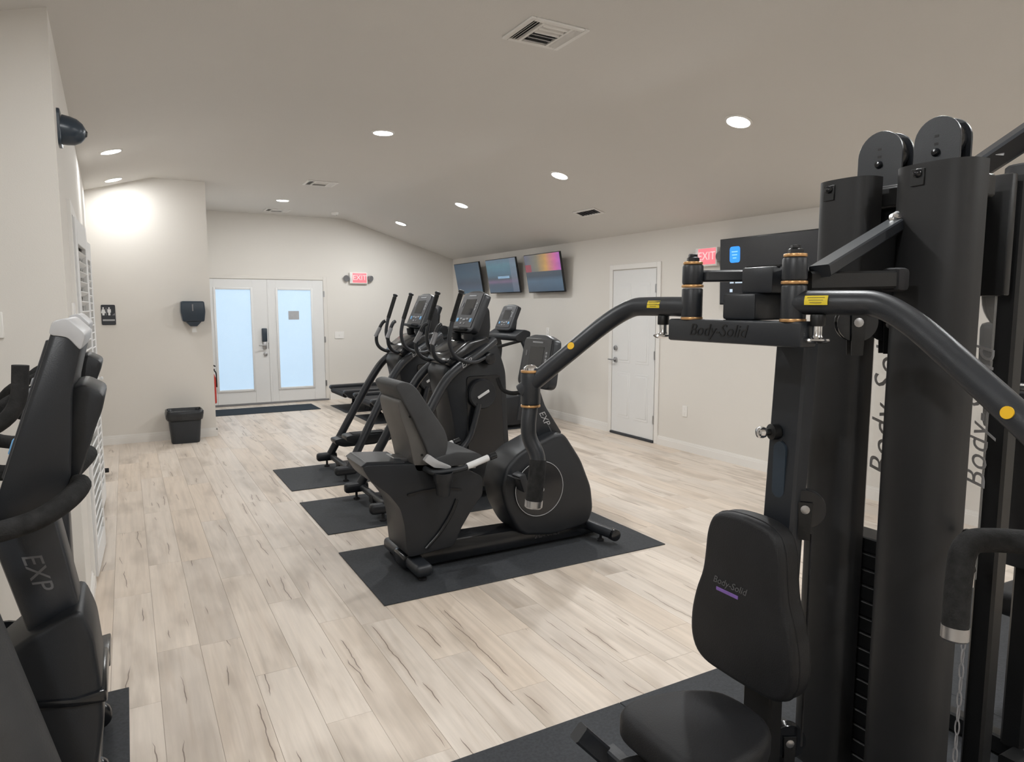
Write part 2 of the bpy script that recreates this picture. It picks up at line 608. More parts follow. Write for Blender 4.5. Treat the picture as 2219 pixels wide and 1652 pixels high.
def build_floor():
    bm = B()
    wbox(bm, XL - 0.1, XR + 0.1, YN - 0.1, YB + 0.1, -0.08, -0.004)
    fl = struct('floor', bm, 'plank_wood')
    pm = B()
    box(pm, (0, 0, -0.002), (PLW - 0.001, PLL - 0.001, 0.004), 0.0004, 1)
    me = None
    cells = []
    i = 0
    x = 0.046 - 10 * PLW
    while x < XR:
        y = YN - random.random() * PLL
        while y < YB:
            cx, cy = x + PLW / 2, y + PLL / 2
            x0, x1, y0, y1 = x, x + PLW, max(y, YN), min(y + PLL, YB)
            y += PLL
            x0, x1 = max(x0, XL), min(x1, XR)
            if x1 - x0 < 0.02 or y1 - y0 < 0.02:
                continue
            if x1 < -0.33 and y0 > 3.9:
                continue
            if x1 < 0.85 and y0 > 9.2:
                continue
            cells.append((x0, x1, y0, y1))
        x += PLW

    def visible(c):
        px, py = (c[0] + c[1]) / 2, (c[2] + c[3]) / 2
        q = cam_o.matrix_world.inverted() @ Vector((px, py, 0))
        if q.z > -0.3:
            return -1
        u, v = CXP + F_PX * q.x / -q.z, CYP - F_PX * q.y / -q.z
        if -60 < u < 2280 and v < 1760:
            return 1.0 / (-q.z) ** 3
        return -1
    cells.sort(key=lambda c: -visible(c))
    rest = B()
    n = 0
    for c in cells:
        s = (c[1] - c[0], c[3] - c[2])
        ctr = ((c[0] + c[1]) / 2, (c[2] + c[3]) / 2)
        if visible(c) > 0 and n < 300:
            full = abs(s[0] - PLW) < 1e-4 and abs(s[1] - PLL) < 1e-4
            if full and me is not None:
                o = bpy.data.objects.new('plank', me)
                COL.objects.link(o)
                o.parent = fl
            else:
                b_ = B()
                box(b_, (0, 0, -0.002), (s[0] - 0.001, s[1] - 0.001, 0.004), 0.0004, 1)
                o = mk('plank', b_, 'plank_wood', fl)
                if full:
                    me = o.data
            o.location = (ctr[0], ctr[1], 0)
            n += 1
        else:
            box(rest, (ctr[0], ctr[1], -0.002), (s[0] - 0.001, s[1] - 0.001, 0.004), 0.0)
    r = mk('plank_field', rest, 'plank_wood', fl)
    r['kind'] = 'stuff'


build_floor()


def build_shell():
    # ceiling: flat middle and two slopes, one board thick
    bm = B()
    T = 0.08
    low = [(XL - 0.1, zceil(XL - 0.1)), (XA, ZF), (XB, ZF), (XR + 0.1, zceil(XR + 0.1))]
    prism(bm, low + [(p[0], p[1] + T) for p in low[::-1]], 'y', YN - 0.1, YB + 0.1)
    struct('ceiling', bm, 'ceiling_paint')

    bm = B()
    wbox(bm, XR, XR + 0.1, YN, YB + 0.1, 0, ZE + 0.03)
    struct('wall_right', bm, 'wall_paint')

    def gable(name, y0, y1, x0, x1):
        b_ = B()
        xs = [x0] + [x for x in (XA, XB) if x0 < x < x1] + [x1]
        pts = [(x0, 0), (x1, 0)] + [(x, zceil(x) + 0.01) for x in xs[::-1]]
        prism(b_, pts, 'y', y0, y1)
        return struct(name, b_, 'wall_paint')
    gable('wall_back', YB, YB + 0.1, 0.805, XR)
    gable('wall_restroom', 9.05, 9.15, -0.43, 0.905)
    bm = B()
    wbox(bm, 0.805, 0.905, 9.15, YB, 0, ZF + 0.01)
    struct('wall_hall', bm, 'wall_paint')
    gable('wall_alcove', 3.75, 3.85, XL, -0.329)
    # left wall, a degree off square to the room
    bm = B()
    a, b_ = (-0.229, 3.75), (-0.323, 9.05)
    prism(bm, [a, b_, (b_[0] - 0.1, b_[1]), (a[0] - 0.1, a[1])], 'z', 0, zceil(-0.25) + 0.02)
    struct('wall_left', bm, 'wall_paint')
    bm = B()
    wbox(bm, XL - 0.1, XL, YN, 3.85, 0, zceil(XL) + 0.03)
    struct('wall_side', bm, 'wall_paint')
    gable('wall_front', YN - 0.1, YN, XL, XR)

    # baseboards: plinth with a small stepped top
    def base(name, p0, p1, inward):
        b2 = B()
        d = Vector((p1[0] - p0[0], p1[1] - p0[1], 0))
        nrm = Vector((inward[0], inward[1], 0)).normalized()
        for h0, h1, t in ((0, 0.075, 0.015), (0.075, 0.095, 0.010), (0.095, 0.105, 0.005)):
            q = [Vector((*p0, 0)), Vector((*p1, 0)), Vector((*p1, 0)) + nrm * t, Vector((*p0, 0)) + nrm * t]
            prism(b2, [(v.x, v.y) for v in q], 'z', h0, h1)
        return struct(name, b2, 'trim_white')
    base('baseboard_right', (XR, YN), (XR, 6.01), (-1, 0))
    base('baseboard_right', (XR, 6.95), (XR, YB), (-1, 0))
    base('baseboard_back', (2.98, YB), (XR, YB), (0, -1))
    base('baseboard_restroom', (-0.32, 9.05), (0.92, 9.05), (0, -1))
    base('baseboard_hall', (0.905, 9.04), (0.905, YB), (1, 0))
    base('baseboard_left', (-0.229, 3.75), (-0.240, 4.40), (1, 0))
    base('baseboard_left', (-0.2885, 7.15), (-0.323, 9.05), (1, 0))
    base('baseboard_alcove', (XL, 3.75), (-0.214, 3.75), (0, -1))
    base('baseboard_side', (XL, YN), (XL, 3.75), (1, 0))


build_shell()


# ------------------------------------------------------------------ doors
def leaf_with_glass(T, x0, x1, gx0, gx1, name_hint):
    y1, y0 = YB, YB - 0.02
    z0, z1, gz0, gz1 = 0.03, 2.012, 0.262, 1.85
    bm = B()
    wbox(bm, x0, gx0 - 0.03, y0, y1, z0, z1, 0.002, 1)
    wbox(bm, gx1 + 0.03, x1, y0, y1, z0, z1, 0.002, 1)
    wbox(bm, gx0 - 0.03, gx1 + 0.03, y0, y1, z0, gz0 - 0.03, 0.002, 1)
    wbox(bm, gx0 - 0.03, gx1 + 0.03, y0, y1, gz1 + 0.03, z1, 0.002, 1)
    lf = T.p('leaf', bm, 'door_white')
    bm = B()
    for a in ((gx0 - 0.035, gx0, gz0 - 0.035, gz1 + 0.035), (gx1, gx1 + 0.035, gz0 - 0.035, gz1 + 0.035), (gx0, gx1, gz0 - 0.035, gz0), (gx0, gx1, gz1, gz1 + 0.035)):
        wbox(bm, a[0], a[1], y0 - 0.014, y0 + 0.01, a[2], a[3], 0.006, 2)
    T.p('glazing_frame', bm, 'door_white', lf)
    bm = B()
    wbox(bm, gx0 - 0.005, gx1 + 0.005, y0 + 0.012, y0 + 0.018, gz0 - 0.005, gz1 + 0.005)
    T.p('blind', bm, 'daylit_blind', lf, label='closed white blind lit by daylight')
    bm = B()
    wbox(bm, gx0, gx1, y0 + 0.002, y0 + 0.006, gz0, gz1)
    T.p('pane', bm, 'pane_glass', lf)
    return lf


def door_hinges(T, lf, pts, axis='x'):
    for (x, y, z) in pts:
        bm = B()
        cyl(bm, (x, y, z - 0.05), (x, y, z + 0.05), 0.008, 10)
        if axis == 'x':
            wbox(bm, x - 0.02, x + 0.02, y + 0.002, y + 0.006, z - 0.048, z + 0.048)
        else:
            wbox(bm, x + 0.002, x + 0.006, y - 0.02, y + 0.02, z - 0.048, z + 0.048)
        T.p('hinge', bm, 'steel_brushed', lf)


def french_doors():
    T = Thing('door_1', 'white double door with tall blind-covered glass panes in back wall', None, (2.03, YB, 0), kind='structure')
    lfL = leaf_with_glass(T, 1.16, 2.027, 1.243, 1.755, 'a')
    lfR = leaf_with_glass(T, 2.033, 2.905, 2.175, 2.70, 'b')
    bm = B()
    wbox(bm, 2.012, 2.048, YB - 0.03, YB - 0.018, 0.03, 2.012, 0.003, 1)
    T.p('astragal', bm, 'door_white', lfR)
    door_hinges(T, lfR, [(2.915, YB - 0.02, z) for z in (1.79, 1.03, 0.29)])
    bm = B()
    wbox(bm, 1.10, 2.96, YB - 0.03, YB, 0.0, 0.028, 0.004, 1)
    T.p('threshold', bm, 'sensor_grey')
    # keypad lock: dark case, lever and cylinder
    bm = B()
    wbox(bm, 1.905, 1.985, YB - 0.06, YB - 0.02, 1.02, 1.235, 0.012, 2)
    lk = T.p('keypad_lock', bm, 'navy_plastic', lfL)
    bm = B()
    wbox(bm, 1.915, 1.975, YB - 0.05, YB - 0.02, 0.90, 1.02, 0.01, 2)
    T.p('lever_plate', bm, 'steel_brushed', lfL)
    bm = B()
    cyl(bm, (1.945, YB - 0.1, 0.965), (1.945, YB - 0.045, 0.965), 0.012, 12)
    tube(bm, [(1.95, YB - 0.095, 0.965), (1.90, YB - 0.098, 0.965), (1.845, YB - 0.09, 0.962)], 0.01, 10, 0.02)
    T.p('lever', bm, 'steel_brushed', lfL)
    bm = B()
    wbox(bm, 1.925, 1.98, YB - 0.045, YB - 0.02, 0.79, 0.845, 0.012, 2)
    T.p('dead_bolt', bm, 'steel_brushed', lfL)
    bm = B()
    wbox(bm, 2.0, 2.012, YB - 0.024, YB - 0.016, 0.90, 1.0)
    T.p('strike_plate', bm, 'steel_brushed', lfR)
    # notice taped behind the right pane
    bm = B()
    wbox(bm, 2.335, 2.505, YB - 0.0165, YB - 0.0145, 1.37, 1.51)
    T.p('paper_notice', bm, 'logo_grey', lfR, label='grey paper notice taped to the glass')
    bm = B()
    for x0, x1, z0, z1 in ((2.91, 2.975, 0, 2.075), (1.09, 1.155, 0, 2.075), (1.155, 2.91, 2.02, 2.075)):
        wbox(bm, x0, x1, YB - 0.016, YB, z0, z1, 0.004, 1)
    struct('trim_1', bm, 'wall_paint')


french_doors()


def panel_door():
    y0, y1 = 6.085, 6.875
    T = Thing('door_2', 'white six panel door with lever handle in right wall', None, (XR, 6.48, 0), kind='structure')
    bm = B()
    wbox(bm, XR - 0.012, XR, y0, y1, 0.03, 2.015, 0.002, 1)
    lf = T.p('leaf', bm, 'door_white')
    w = (y1 - y0)
    for (za, zb) in ((0.22, 0.78), (0.90, 1.48), (1.60, 1.86)):
        for (ya, yb) in ((0.13, 0.44), (0.56, 0.87)):
            bm = B()
            ya_, yb_ = y0 + w * ya, y0 + w * yb
            wbox(bm, XR - 0.0145, XR - 0.011, ya_, yb_, za, zb, 0.0022, 1)
            wbox(bm, XR - 0.0175, XR - 0.011, ya_ + 0.03, yb_ - 0.03, za + 0.03, zb - 0.03, 0.004, 1)
            T.p('panel', bm, 'door_white', lf)
    door_hinges(T, lf, [(XR - 0.014, y0 - 0.006, z) for z in (1.79, 1.02, 0.27)], 'y')
    bm = B()
    wbox(bm, XR - 0.03, XR, y0 - 0.01, y1 + 0.01, 0.0, 0.028, 0.003, 1)
    T.p('threshold', bm, 'sign_dark', label='dark threshold strip')
    bm = B()
    cyl(bm, (XR - 0.012, 6.80, 0.93), (XR - 0.03, 6.80, 0.93), 0.032, 18, 0.004)
    cyl(bm, (XR - 0.03, 6.80, 0.93), (XR - 0.06, 6.80, 0.93), 0.011, 12)
    tube(bm, [(XR - 0.058, 6.80, 0.93), (XR - 0.06, 6.85, 0.93), (XR - 0.055, 6.90, 0.93)], 0.009, 10, 0.02)
    T.p('lever_handle', bm, 'steel_brushed', lf)
    bm = B()
    cyl(bm, (XR - 0.012, 6.80, 1.075), (XR - 0.035, 6.80, 1.075), 0.03, 18, 0.006)
    T.p('dead_bolt', bm, 'steel_brushed', lf)
    bm = B()
    for a, b_, z0, z1 in ((y0 - 0.075, y0 - 0.012, 0, 2.09), (y1 + 0.012, y1 + 0.075, 0, 2.09), (y0 - 0.012, y1 + 0.012, 2.027, 2.09)):
        wbox(bm, XR - 0.016, XR, a, b_, z0, z1, 0.005, 1)
    struct('trim_2', bm, 'trim_white')


panel_door()


def wl(y, off=0.0):
    """x of the left wall's face at depth y, plus an offset into the room"""
    return -0.229 - (y - 3.75) * 0.094 / 5.3 + off


def louver_doors():
    T = Thing('door_3', 'white louvered bifold closet doors in left wall', None, (wl(5.8), 5.8, 0), kind='structure')
    edges = [4.50, 5.14, 5.78, 6.42, 7.06]
    for i in range(4):
        ya, yb = edges[i] + 0.004, edges[i + 1] - 0.004
        # folded a little: joints 1 and 3 stand out
        xa = wl(ya, 0.004 + (0.035 if i in (1, 3) else 0.0))
        xb = wl(yb, 0.004 + (0.035 if i in (0, 2) else 0.0))
        d = Vector((xb - xa, yb - ya, 0))
        Lh = d.length
        rot = Matrix.Rotation(math.atan2(-d.x, d.y), 3, 'Z')
        o = Vector((xa, ya, 0))

        def put(bm, c, s, bev=0.0, tilt=0.0):
            r = rot @ Matrix.Rotation(tilt, 3, 'Y')
            box(bm, o + rot @ Vector(c), s, bev, 1, r)
        bm = B()
        put(bm, (0.014, 0.04, 1.05), (0.026, 0.08, 2.04), 0.003)
        put(bm, (0.014, Lh - 0.04, 1.05), (0.026, 0.08, 2.04), 0.003)
        for zc_, hh in ((0.10, 0.14), (0.98, 0.12), (2.00, 0.14)):
            put(bm, (0.014, Lh / 2, zc_), (0.026, Lh - 0.16, hh), 0.003)
        lf = T.p('bifold_leaf', bm, 'door_white')
        for za, zb in ((0.19, 0.90), (1.06, 1.91)):
            k = int((zb - za) / 0.055)
            for q in range(k):
                bm = B()
                put(bm, (0.012, Lh / 2, za + (q + 0.5) * (zb - za) / k), (0.034, Lh - 0.15, 0.008), 0.0, math.radians(-42))
                T.p('slat', bm, 'door_white', lf)
        if i in (0, 3):
            bm = B()
            kx = o + rot @ Vector((0.027, Lh / 2 if i == 0 else 0.06, 1.0))
            lathe(bm, kx, rot @ Vector((1, 0, 0)), [(0.008, 0), (0.008, 0.012), (0.016, 0.02), (0.016, 0.028), (0.006, 0.033)], 14)
            T.p('knob', bm, 'door_white', lf)
    bm = B()
    for ya, yb, z0, z1 in ((4.40, 4.495, 0, 2.15), (7.065, 7.15, 0, 2.15), (4.495, 7.065, 2.085, 2.15)):
        pa, pb = wl(ya), wl(yb)
        prism(bm, [(pa, ya), (pb, yb), (pb + 0.018, yb), (pa + 0.018, ya)], 'z', z0, z1)
    struct('trim_3', bm, 'trim_white')
    bm = B()
    wbox(bm, wl(7.1, 0.018), wl(7.1, 0.034), 7.075, 7.135, 1.82, 1.95, 0.002, 1)
    o = mk('door_catch', bm, 'steel_brushed')
    tag(o, 'grey metal plate on the closet door casing by the restroom wall', 'catch')
    T2 = Thing('door_stop', 'small steel and black rubber door stop low on left wall', 'door stop', (wl(7.4, 0.015), 7.4, 0.0))
    bm = B()
    wbox(bm, wl(7.4, 0.015), wl(7.4, 0.045), 7.34, 7.44, 0.0, 0.085, 0.006, 2)
    T2.p('bracket', bm, 'steel_brushed')
    bm = B()
    cyl(bm, (wl(7.39, 0.045), 7.39, 0.05), (wl(7.39, 0.085), 7.39, 0.05), 0.022, 14, 0.006)
    T2.p('bumper', bm, 'rubber_dark')


louver_doors()


# ------------------------------------------------------------------ ceiling fittings
def ceil_frame(x, y):
    """origin and rotation of a fitting on the ceiling, local -z pointing into the room"""
    if x > XB:
        ang = math.atan2(ZF - ZE, XR - XB)
    elif x < XA:
        ang = -math.atan(0.29)
    else:
        ang = 0.0
    return Vector((x, y, zceil(x))), Matrix.Rotation(ang, 4, 'Y')


def recessed_light(x, y, label, power=1.0):
    p, R = ceil_frame(x, y)
    o = bpy.data.objects.new('recessed_light', None)
    COL.objects.link(o)
    o.matrix_world = Matrix.Translation(p) @ R
    tag(o, label, 'ceiling light', 'recessed ceiling downlights')
    bm = B()
    lathe(bm, (0, 0, 0), (0, 0, -1), [(0.098, 0.0), (0.098, 0.003), (0.092, 0.008), (0.082, 0.009), (0.080, 0.002)], 28)
    mk('trim_ring', bm, 'trim_white', o)
    bm = B()
    lathe(bm, (0, 0, 0), (0, 0, -1), [(0.079, 0.003), (0.076, 0.009), (0.06, 0.0125), (0.03, 0.0145), (0.001, 0.015)], 28)
    mk('lens', bm, 'lamp_lens', o)
    la = bpy.data.lights.new('downlight', 'AREA')
    la.shape = 'DISK'
    la.size = 0.15
    la.energy = LAMP_WATTS * power
    la.color = LAMP_COLOR
    lo = bpy.data.objects.new('downlight', la)
    COL.objects.link(lo)
    lo.parent = o
    lo.location = (0, 0, -0.018)


for x, y, lb in (
    (1.99, 5.79, 'recessed downlight on the flat ceiling above the ellipticals'),
    (1.99, 10.06, 'recessed downlight on the flat ceiling before the double door'),
    (3.85, 3.60, 'largest recessed downlight, on the slope near the gym tower'),
    (3.85, 5.90, 'recessed downlight second nearest on the sloping ceiling'),
    (3.85, 8.20, 'recessed downlight third along the sloping ceiling'),
    (3.85, 10.44, 'farthest recessed downlight on the sloping ceiling near back wall'),
    (-0.035, 7.15, 'upper of two recessed downlights at left by the closet'),
    (-0.035, 8.69, 'lower of two recessed downlights at left by the restroom wall'),
    (3.85, 1.30, 'recessed downlight just outside the frame above the gym tower'),
    (1.99, 1.50, 'recessed downlight on the flat ceiling overhead, out of frame'),
    (3.85, -1.0, 'recessed downlight on the slope behind the viewpoint'),
    (-0.05, 2.45, 'added fill downlight over the upright bikes, out of frame'),  # unseen lamp added to brighten the alcove wall and near floor
    (-0.70, 0.30, 'added unseen fill downlight in the alcove left of the viewpoint'),  # extra lamp out of view, put in as fill for the front left
    (1.2, -1.2, 'recessed downlight on the flat ceiling behind the viewpoint'),
):
    recessed_light(x, y, lb, 0.32 if (x < 0 and y > 5) else (0.7 if (x, y) == (-0.05, 2.45) else 1.0))


def ceiling_vent(x, y, sx, sy, label, four=True):
    p, R = ceil_frame(x, y)
    o = bpy.data.objects.new('ceiling_vent', None)
    COL.objects.link(o)
    o.matrix_world = Matrix.Translation(p) @ R
    tag(o, label, 'air vent', 'white ceiling air vents')
    bm = B()
    f = 0.03
    for a in ((-sx / 2, -sx / 2 + f, -sy / 2, sy / 2), (sx / 2 - f, sx / 2, -sy / 2, sy / 2), (-sx / 2 + f, sx / 2 - f, -sy / 2, -sy / 2 + f), (-sx / 2 + f, sx / 2 - f, sy / 2 - f, sy / 2)):
        wbox(bm, a[0], a[1], a[2], a[3], -0.012, 0.0, 0.003, 1)
    mk('frame', bm, 'trim_white', o)
    bm = B()
    wbox(bm, -sx / 2 + f, sx / 2 - f, -sy / 2 + f, sy / 2 - f, -0.003, -0.0005)
    mk('backing', bm, 'vent_dark', o)
    if four:
        for q in (-1, 1):
            bm = B()
            wbox(bm, q * sx * 0.24 - 0.008, q * sx * 0.24 + 0.008, -sy / 2 + f, sy / 2 - f, -0.013, -0.002)
            mk('divider', bm, 'trim_white', o)
        for side, tl in ((-1, -40), (1, 40)):
            for k in range(3):
                b2 = B()
                xx = side * (sx * 0.24 + 0.008 + (k + 0.6) * (sx * 0.26 - f - 0.008) / 3.3)
                box(b2, (xx, 0, -0.008), (0.022, sy - 2 * f, 0.0015), rot=Matrix.Rotation(math.radians(tl), 3, 'Y'))
                mk('slat', b2, 'trim_white', o)
        for k in range(6):
            b2 = B()
            yy = -sy / 2 + f + (k + 0.5) * (sy - 2 * f) / 6
            box(b2, (0, yy, -0.008), (sx * 0.48 - 0.02, 0.024, 0.0015), rot=Matrix.Rotation(math.radians(38 if yy > 0 else -38), 3, 'X'))
            mk('slat', b2, 'trim_white', o)
    else:
        for k in range(7):
            b2 = B()
            yy = -sy / 2 + f + (k + 0.5) * (sy - 2 * f) / 7
            box(b2, (0, yy, -0.007), (sx - 2 * f, 0.018, 0.0015), rot=Matrix.Rotation(math.radians(35), 3, 'X'))
            mk('slat', b2, 'vent_dark', o)


ceiling_vent(2.06, 3.31, 0.36, 0.32, 'large square air vent nearest on the flat ceiling')
ceiling_vent(2.12, 8.47, 0.36, 0.32, 'square air vent on the flat ceiling midway to back wall')
ceiling_vent(2.11, 11.1, 0.36, 0.32, 'farthest square air vent by the back wall above the double door')
ceiling_vent(4.63, 6.50, 0.16, 0.42, 'long dark return vent on the sloping ceiling above right wall', False)
p, R = ceil_frame(2.95, 10.95)
sd = bpy.data.objects.new('smoke_detector', None)
COL.objects.link(sd)
sd.matrix_world = Matrix.Translation(p) @ R
tag(sd, 'small round white smoke detector on the ceiling near back wall', 'detector')
bm = B()
lathe(bm, (0, 0, 0), (0, 0, -1), [(0.06, 0), (0.06, 0.012), (0.055, 0.028), (0.03, 0.038), (0.001, 0.039)], 24)
mk('housing', bm, 'plate_white', sd)
bm = B()
lathe(bm, (0.025, 0, -0.036), (0, 0, -1), [(0.008, 0), (0.008, 0.004), (0.001, 0.006)], 12)
mk('sensor', bm, 'vent_dark', sd)


# ------------------------------------------------------------------ wall fittings
def exit_sign(name, origin, right, normal, label):
    """origin = centre on the wall; right = reading direction; normal = out of the wall"""
    r, n = Vector(right), Vector(normal)
    rot = Matrix((r, n, Vector((0, 0, 1)))).transposed()
    T = Thing(name, label, 'exit sign', origin)
    T.loc = Vector((0, 0, 0))
    M = rot.to_4x4()

    def put(nm, bm, material, parent=None):
        bmesh.ops.transform(bm, matrix=M, verts=bm.verts)
        return T.p(nm, bm, material, parent)
    bm = B()
    wbox(bm, -0.155, 0.155, 0, 0.05, -0.095, 0.095, 0.01, 2)
    hs = put('housing', bm, 'plate_white')
    bm = B()
    wbox(bm, -0.105, 0.135, 0.048, 0.054, -0.075, 0.085, 0.008, 2)
    put('lit_face', bm, 'exit_face', hs)
    put('lettering', text_bm('EXIT', 0.118, frame((0.015, 0.0545, 0.005), (1, 0, 0), (0, 0, 1)) @ Matrix.Rotation(0, 4, 'X'), 0.001), 'exit_letter', hs)
    for s in (-1, 1):
        bm = B()
        cyl(bm, (s * 0.15, 0.025, -0.01), (s * 0.18, 0.03, 0.0), 0.012, 10)
        c = Vector((s * 0.2, 0.03, 0.0))
        d = Vector((s * 0.45, 0.85, -0.25)).normalized()
        lathe(bm, c - d * 0.045, d, [(0.012, 0), (0.034, 0.012), (0.05, 0.05), (0.054, 0.075), (0.05, 0.08), (0.001, 0.076)], 18)
        put('emergency_lamp', bm, 'sensor_grey')


exit_sign('exit_sign', (3.515, YB, 2.065), (1, 0, 0), (0, -1, 0), 'lit red exit sign with two lamp heads right of the double door')
exit_sign('exit_sign', (XR, 5.29, 2.09), (0, -1, 0), (-1, 0, 0), 'lit red exit sign with lamp heads between white door and black television')


def television(y0, y1, z0, z1, xtop, xbot, label, picture):
    cy, cz = (y0 + y1) / 2, (z0 + z1) / 2
    cx = (xtop + xbot) / 2
    ang = math.atan2(xtop - xbot, z1 - z0)
    T = Thing('television', label, 'television', (cx, cy, cz), 'televisions on the right wall')
    T.o.rotation_euler = (0, ang, 0)
    T.loc = Vector((0, 0, 0))
    W, Hh = y1 - y0, z1 - z0
    bm = B()
    wbox(bm, 0.0, 0.03, -W / 2, W / 2, -Hh / 2, Hh / 2, 0.006, 2)
    wbox(bm, 0.03, 0.055, -W * 0.36, W * 0.36, -Hh * 0.42, Hh * 0.2, 0.01, 2)
    T.p('case', bm, 'tv_body')
    bm = B()
    wbox(bm, -0.0015, 0.001, -W / 2 + 0.01, W / 2 - 0.01, -Hh / 2 + 0.018, Hh / 2 - 0.01)
    scn = T.p('screen', bm, picture)
    bm = B()
    dist = (XR - cx) / math.cos(ang)
    wbox(bm, 0.05, dist - 0.03, -0.03, 0.03, -0.06, 0.02, 0.004, 1)
    wbox(bm, 0.05, 0.065, -0.15, 0.15, -0.13, 0.1, 0.004, 1)
    T.p('wall_mount', bm, 'metal_black')
    return T, scn


television(10.24, 11.21, 1.785, 2.325, 5.10, 5.20, 'leftmost small wall television showing a dim dark blue picture', 'tv_dusk')
television(9.02, 10.0, 1.785, 2.325, 5.10, 5.20, 'middle small wall television with a blue picture and bright bar', 'tv_street')
television(7.82, 8.77, 1.775, 2.325, 5.10, 5.20, 'wall television with orange and magenta picture nearest the white door', 'tv_studio')
mat('tv_menu', (0.01, 0.011, 0.013), 0.2, emit=((0.02, 0.022, 0.028), 0.35), var=(4, 0.1))
T, scn = television(3.90, 5.05, 1.60, 2.245, 5.20, 5.22, 'large black wall television with blue square logo behind the gym tower', 'tv_menu')
bm = B()
prism(bm, rounded([(0.445, 0.085), (0.315, 0.085), (0.315, 0.24), (0.445, 0.24)], 0.03), 'x', -0.0022, -0.0012)
T.p('screen_logo', bm, 'tv_logo_blue', scn, label='blue rounded square logo')
bm = B()
for k, (a, b_) in enumerate(((0.42, 0.345), (0.415, 0.35), (0.405, 0.36))):
    wbox(bm, -0.0032, -0.002, b_, a, 0.185 - k * 0.03, 0.195 - k * 0.03)
T.p('logo_lines', bm, 'tv_logo_line', scn)
bm = B()
for r, (ln, st) in enumerate((((0.05, 0.1, 0.18), 0.44), ((0.035,), 0.44), ((0.03, 0.05), 0.44))):
    y = st
    for l_ in ln:
        wbox(bm, -0.0022, -0.0012, y - l_, y, -0.115 - r * 0.085, -0.085 - r * 0.085)
        y -= l_ + 0.018
T.p('menu_text', bm, 'tv_text', scn, label='rows of pale menu text')


def towel_dispenser():
    T = Thing('towel_dispenser', 'dark blue-grey paper towel dispenser on the restroom wall', 'dispenser', (0.70, 9.05, 1.3))
    bm = B()
    prism(bm, rounded([(0.57, 1.645), (0.82, 1.645), (0.83, 1.52), (0.815, 1.405), (0.585, 1.405), (0.565, 1.52)], 0.02), 'y', 8.87, 9.05, 0.02, 3)
    T.p('case', bm, 'navy_plastic')
    bm = B()
    prism(bm, [(0.61, 1.41), (0.79, 1.41), (0.735, 1.35), (0.665, 1.35)], 'y', 8.89, 9.04, 0.012, 2)
    T.p('chute', bm, 'navy_plastic')
    bm = B()
    wbox(bm, 0.685, 0.70, 8.866, 8.872, 1.53, 1.61, 0.002, 1)
    T.p('level_window', bm, 'sensor_grey')
    bm = B()
    prism(bm, [(0.69, 1.352), (0.72, 1.352), (0.735, 1.28), (0.68, 1.28)], 'y', 8.955, 8.958)
    T.p('paper_towel', bm, 'paper')


towel_dispenser()


def restroom_sign():
    T = Thing('restroom_sign', 'black restroom sign with white figures on the restroom wall', 'sign', (-0.164, 9.05, 1.37))
    Yf = 9.04
    bm = B()
    prism(bm, rounded([(-0.234, 1.375), (-0.094, 1.375), (-0.094, 1.602), (-0.234, 1.602)], 0.015), 'y', Yf, 9.05, 0.002, 1)
    T.p('plate', bm, 'sign_dark')

    def person(cx, skirt):
        b2 = B()
        lathe(b2, (cx, Yf - 0.0015, 1.565), (0, 1, 0), [(0.009, 0), (0.009, 0.002)], 12)
        if skirt:
            pts = [(cx - 0.012, 1.553), (cx + 0.012, 1.553), (cx + 0.024, 1.508), (cx + 0.012, 1.508), (cx + 0.01, 1.483), (cx - 0.01, 1.483), (cx - 0.012, 1.508), (cx - 0.024, 1.508)]
        else:
            pts = [(cx - 0.017, 1.553), (cx + 0.017, 1.553), (cx + 0.017, 1.515), (cx + 0.01, 1.515), (cx + 0.01, 1.483), (cx - 0.01, 1.483), (cx - 0.01, 1.515), (cx - 0.017, 1.515)]
        prism(b2, pts, 'y', Yf - 0.0015, Yf + 0.0005)
        T.p('figure', b2, 'sign_white')
    person(-0.212, True)
    person(-0.155, False)
    bm = B()
    wbox(bm, -0.1845, -0.1825, Yf - 0.0015, Yf, 1.485, 1.57)
    T.p('divider', bm, 'sign_white')
    bm = B()
    prism(bm, [(-0.13, 1.483), (-0.1, 1.483), (-0.1, 1.51)], 'y', Yf - 0.0015, Yf + 0.0005)
    T.p('corner_mark', bm, 'sensor_grey')
    bm = B()
    wbox(bm, -0.222, -0.104, Yf - 0.0015, Yf, 1.42, 1.438)
    T.p('caption_bar', bm, 'logo_grey')


restroom_sign()


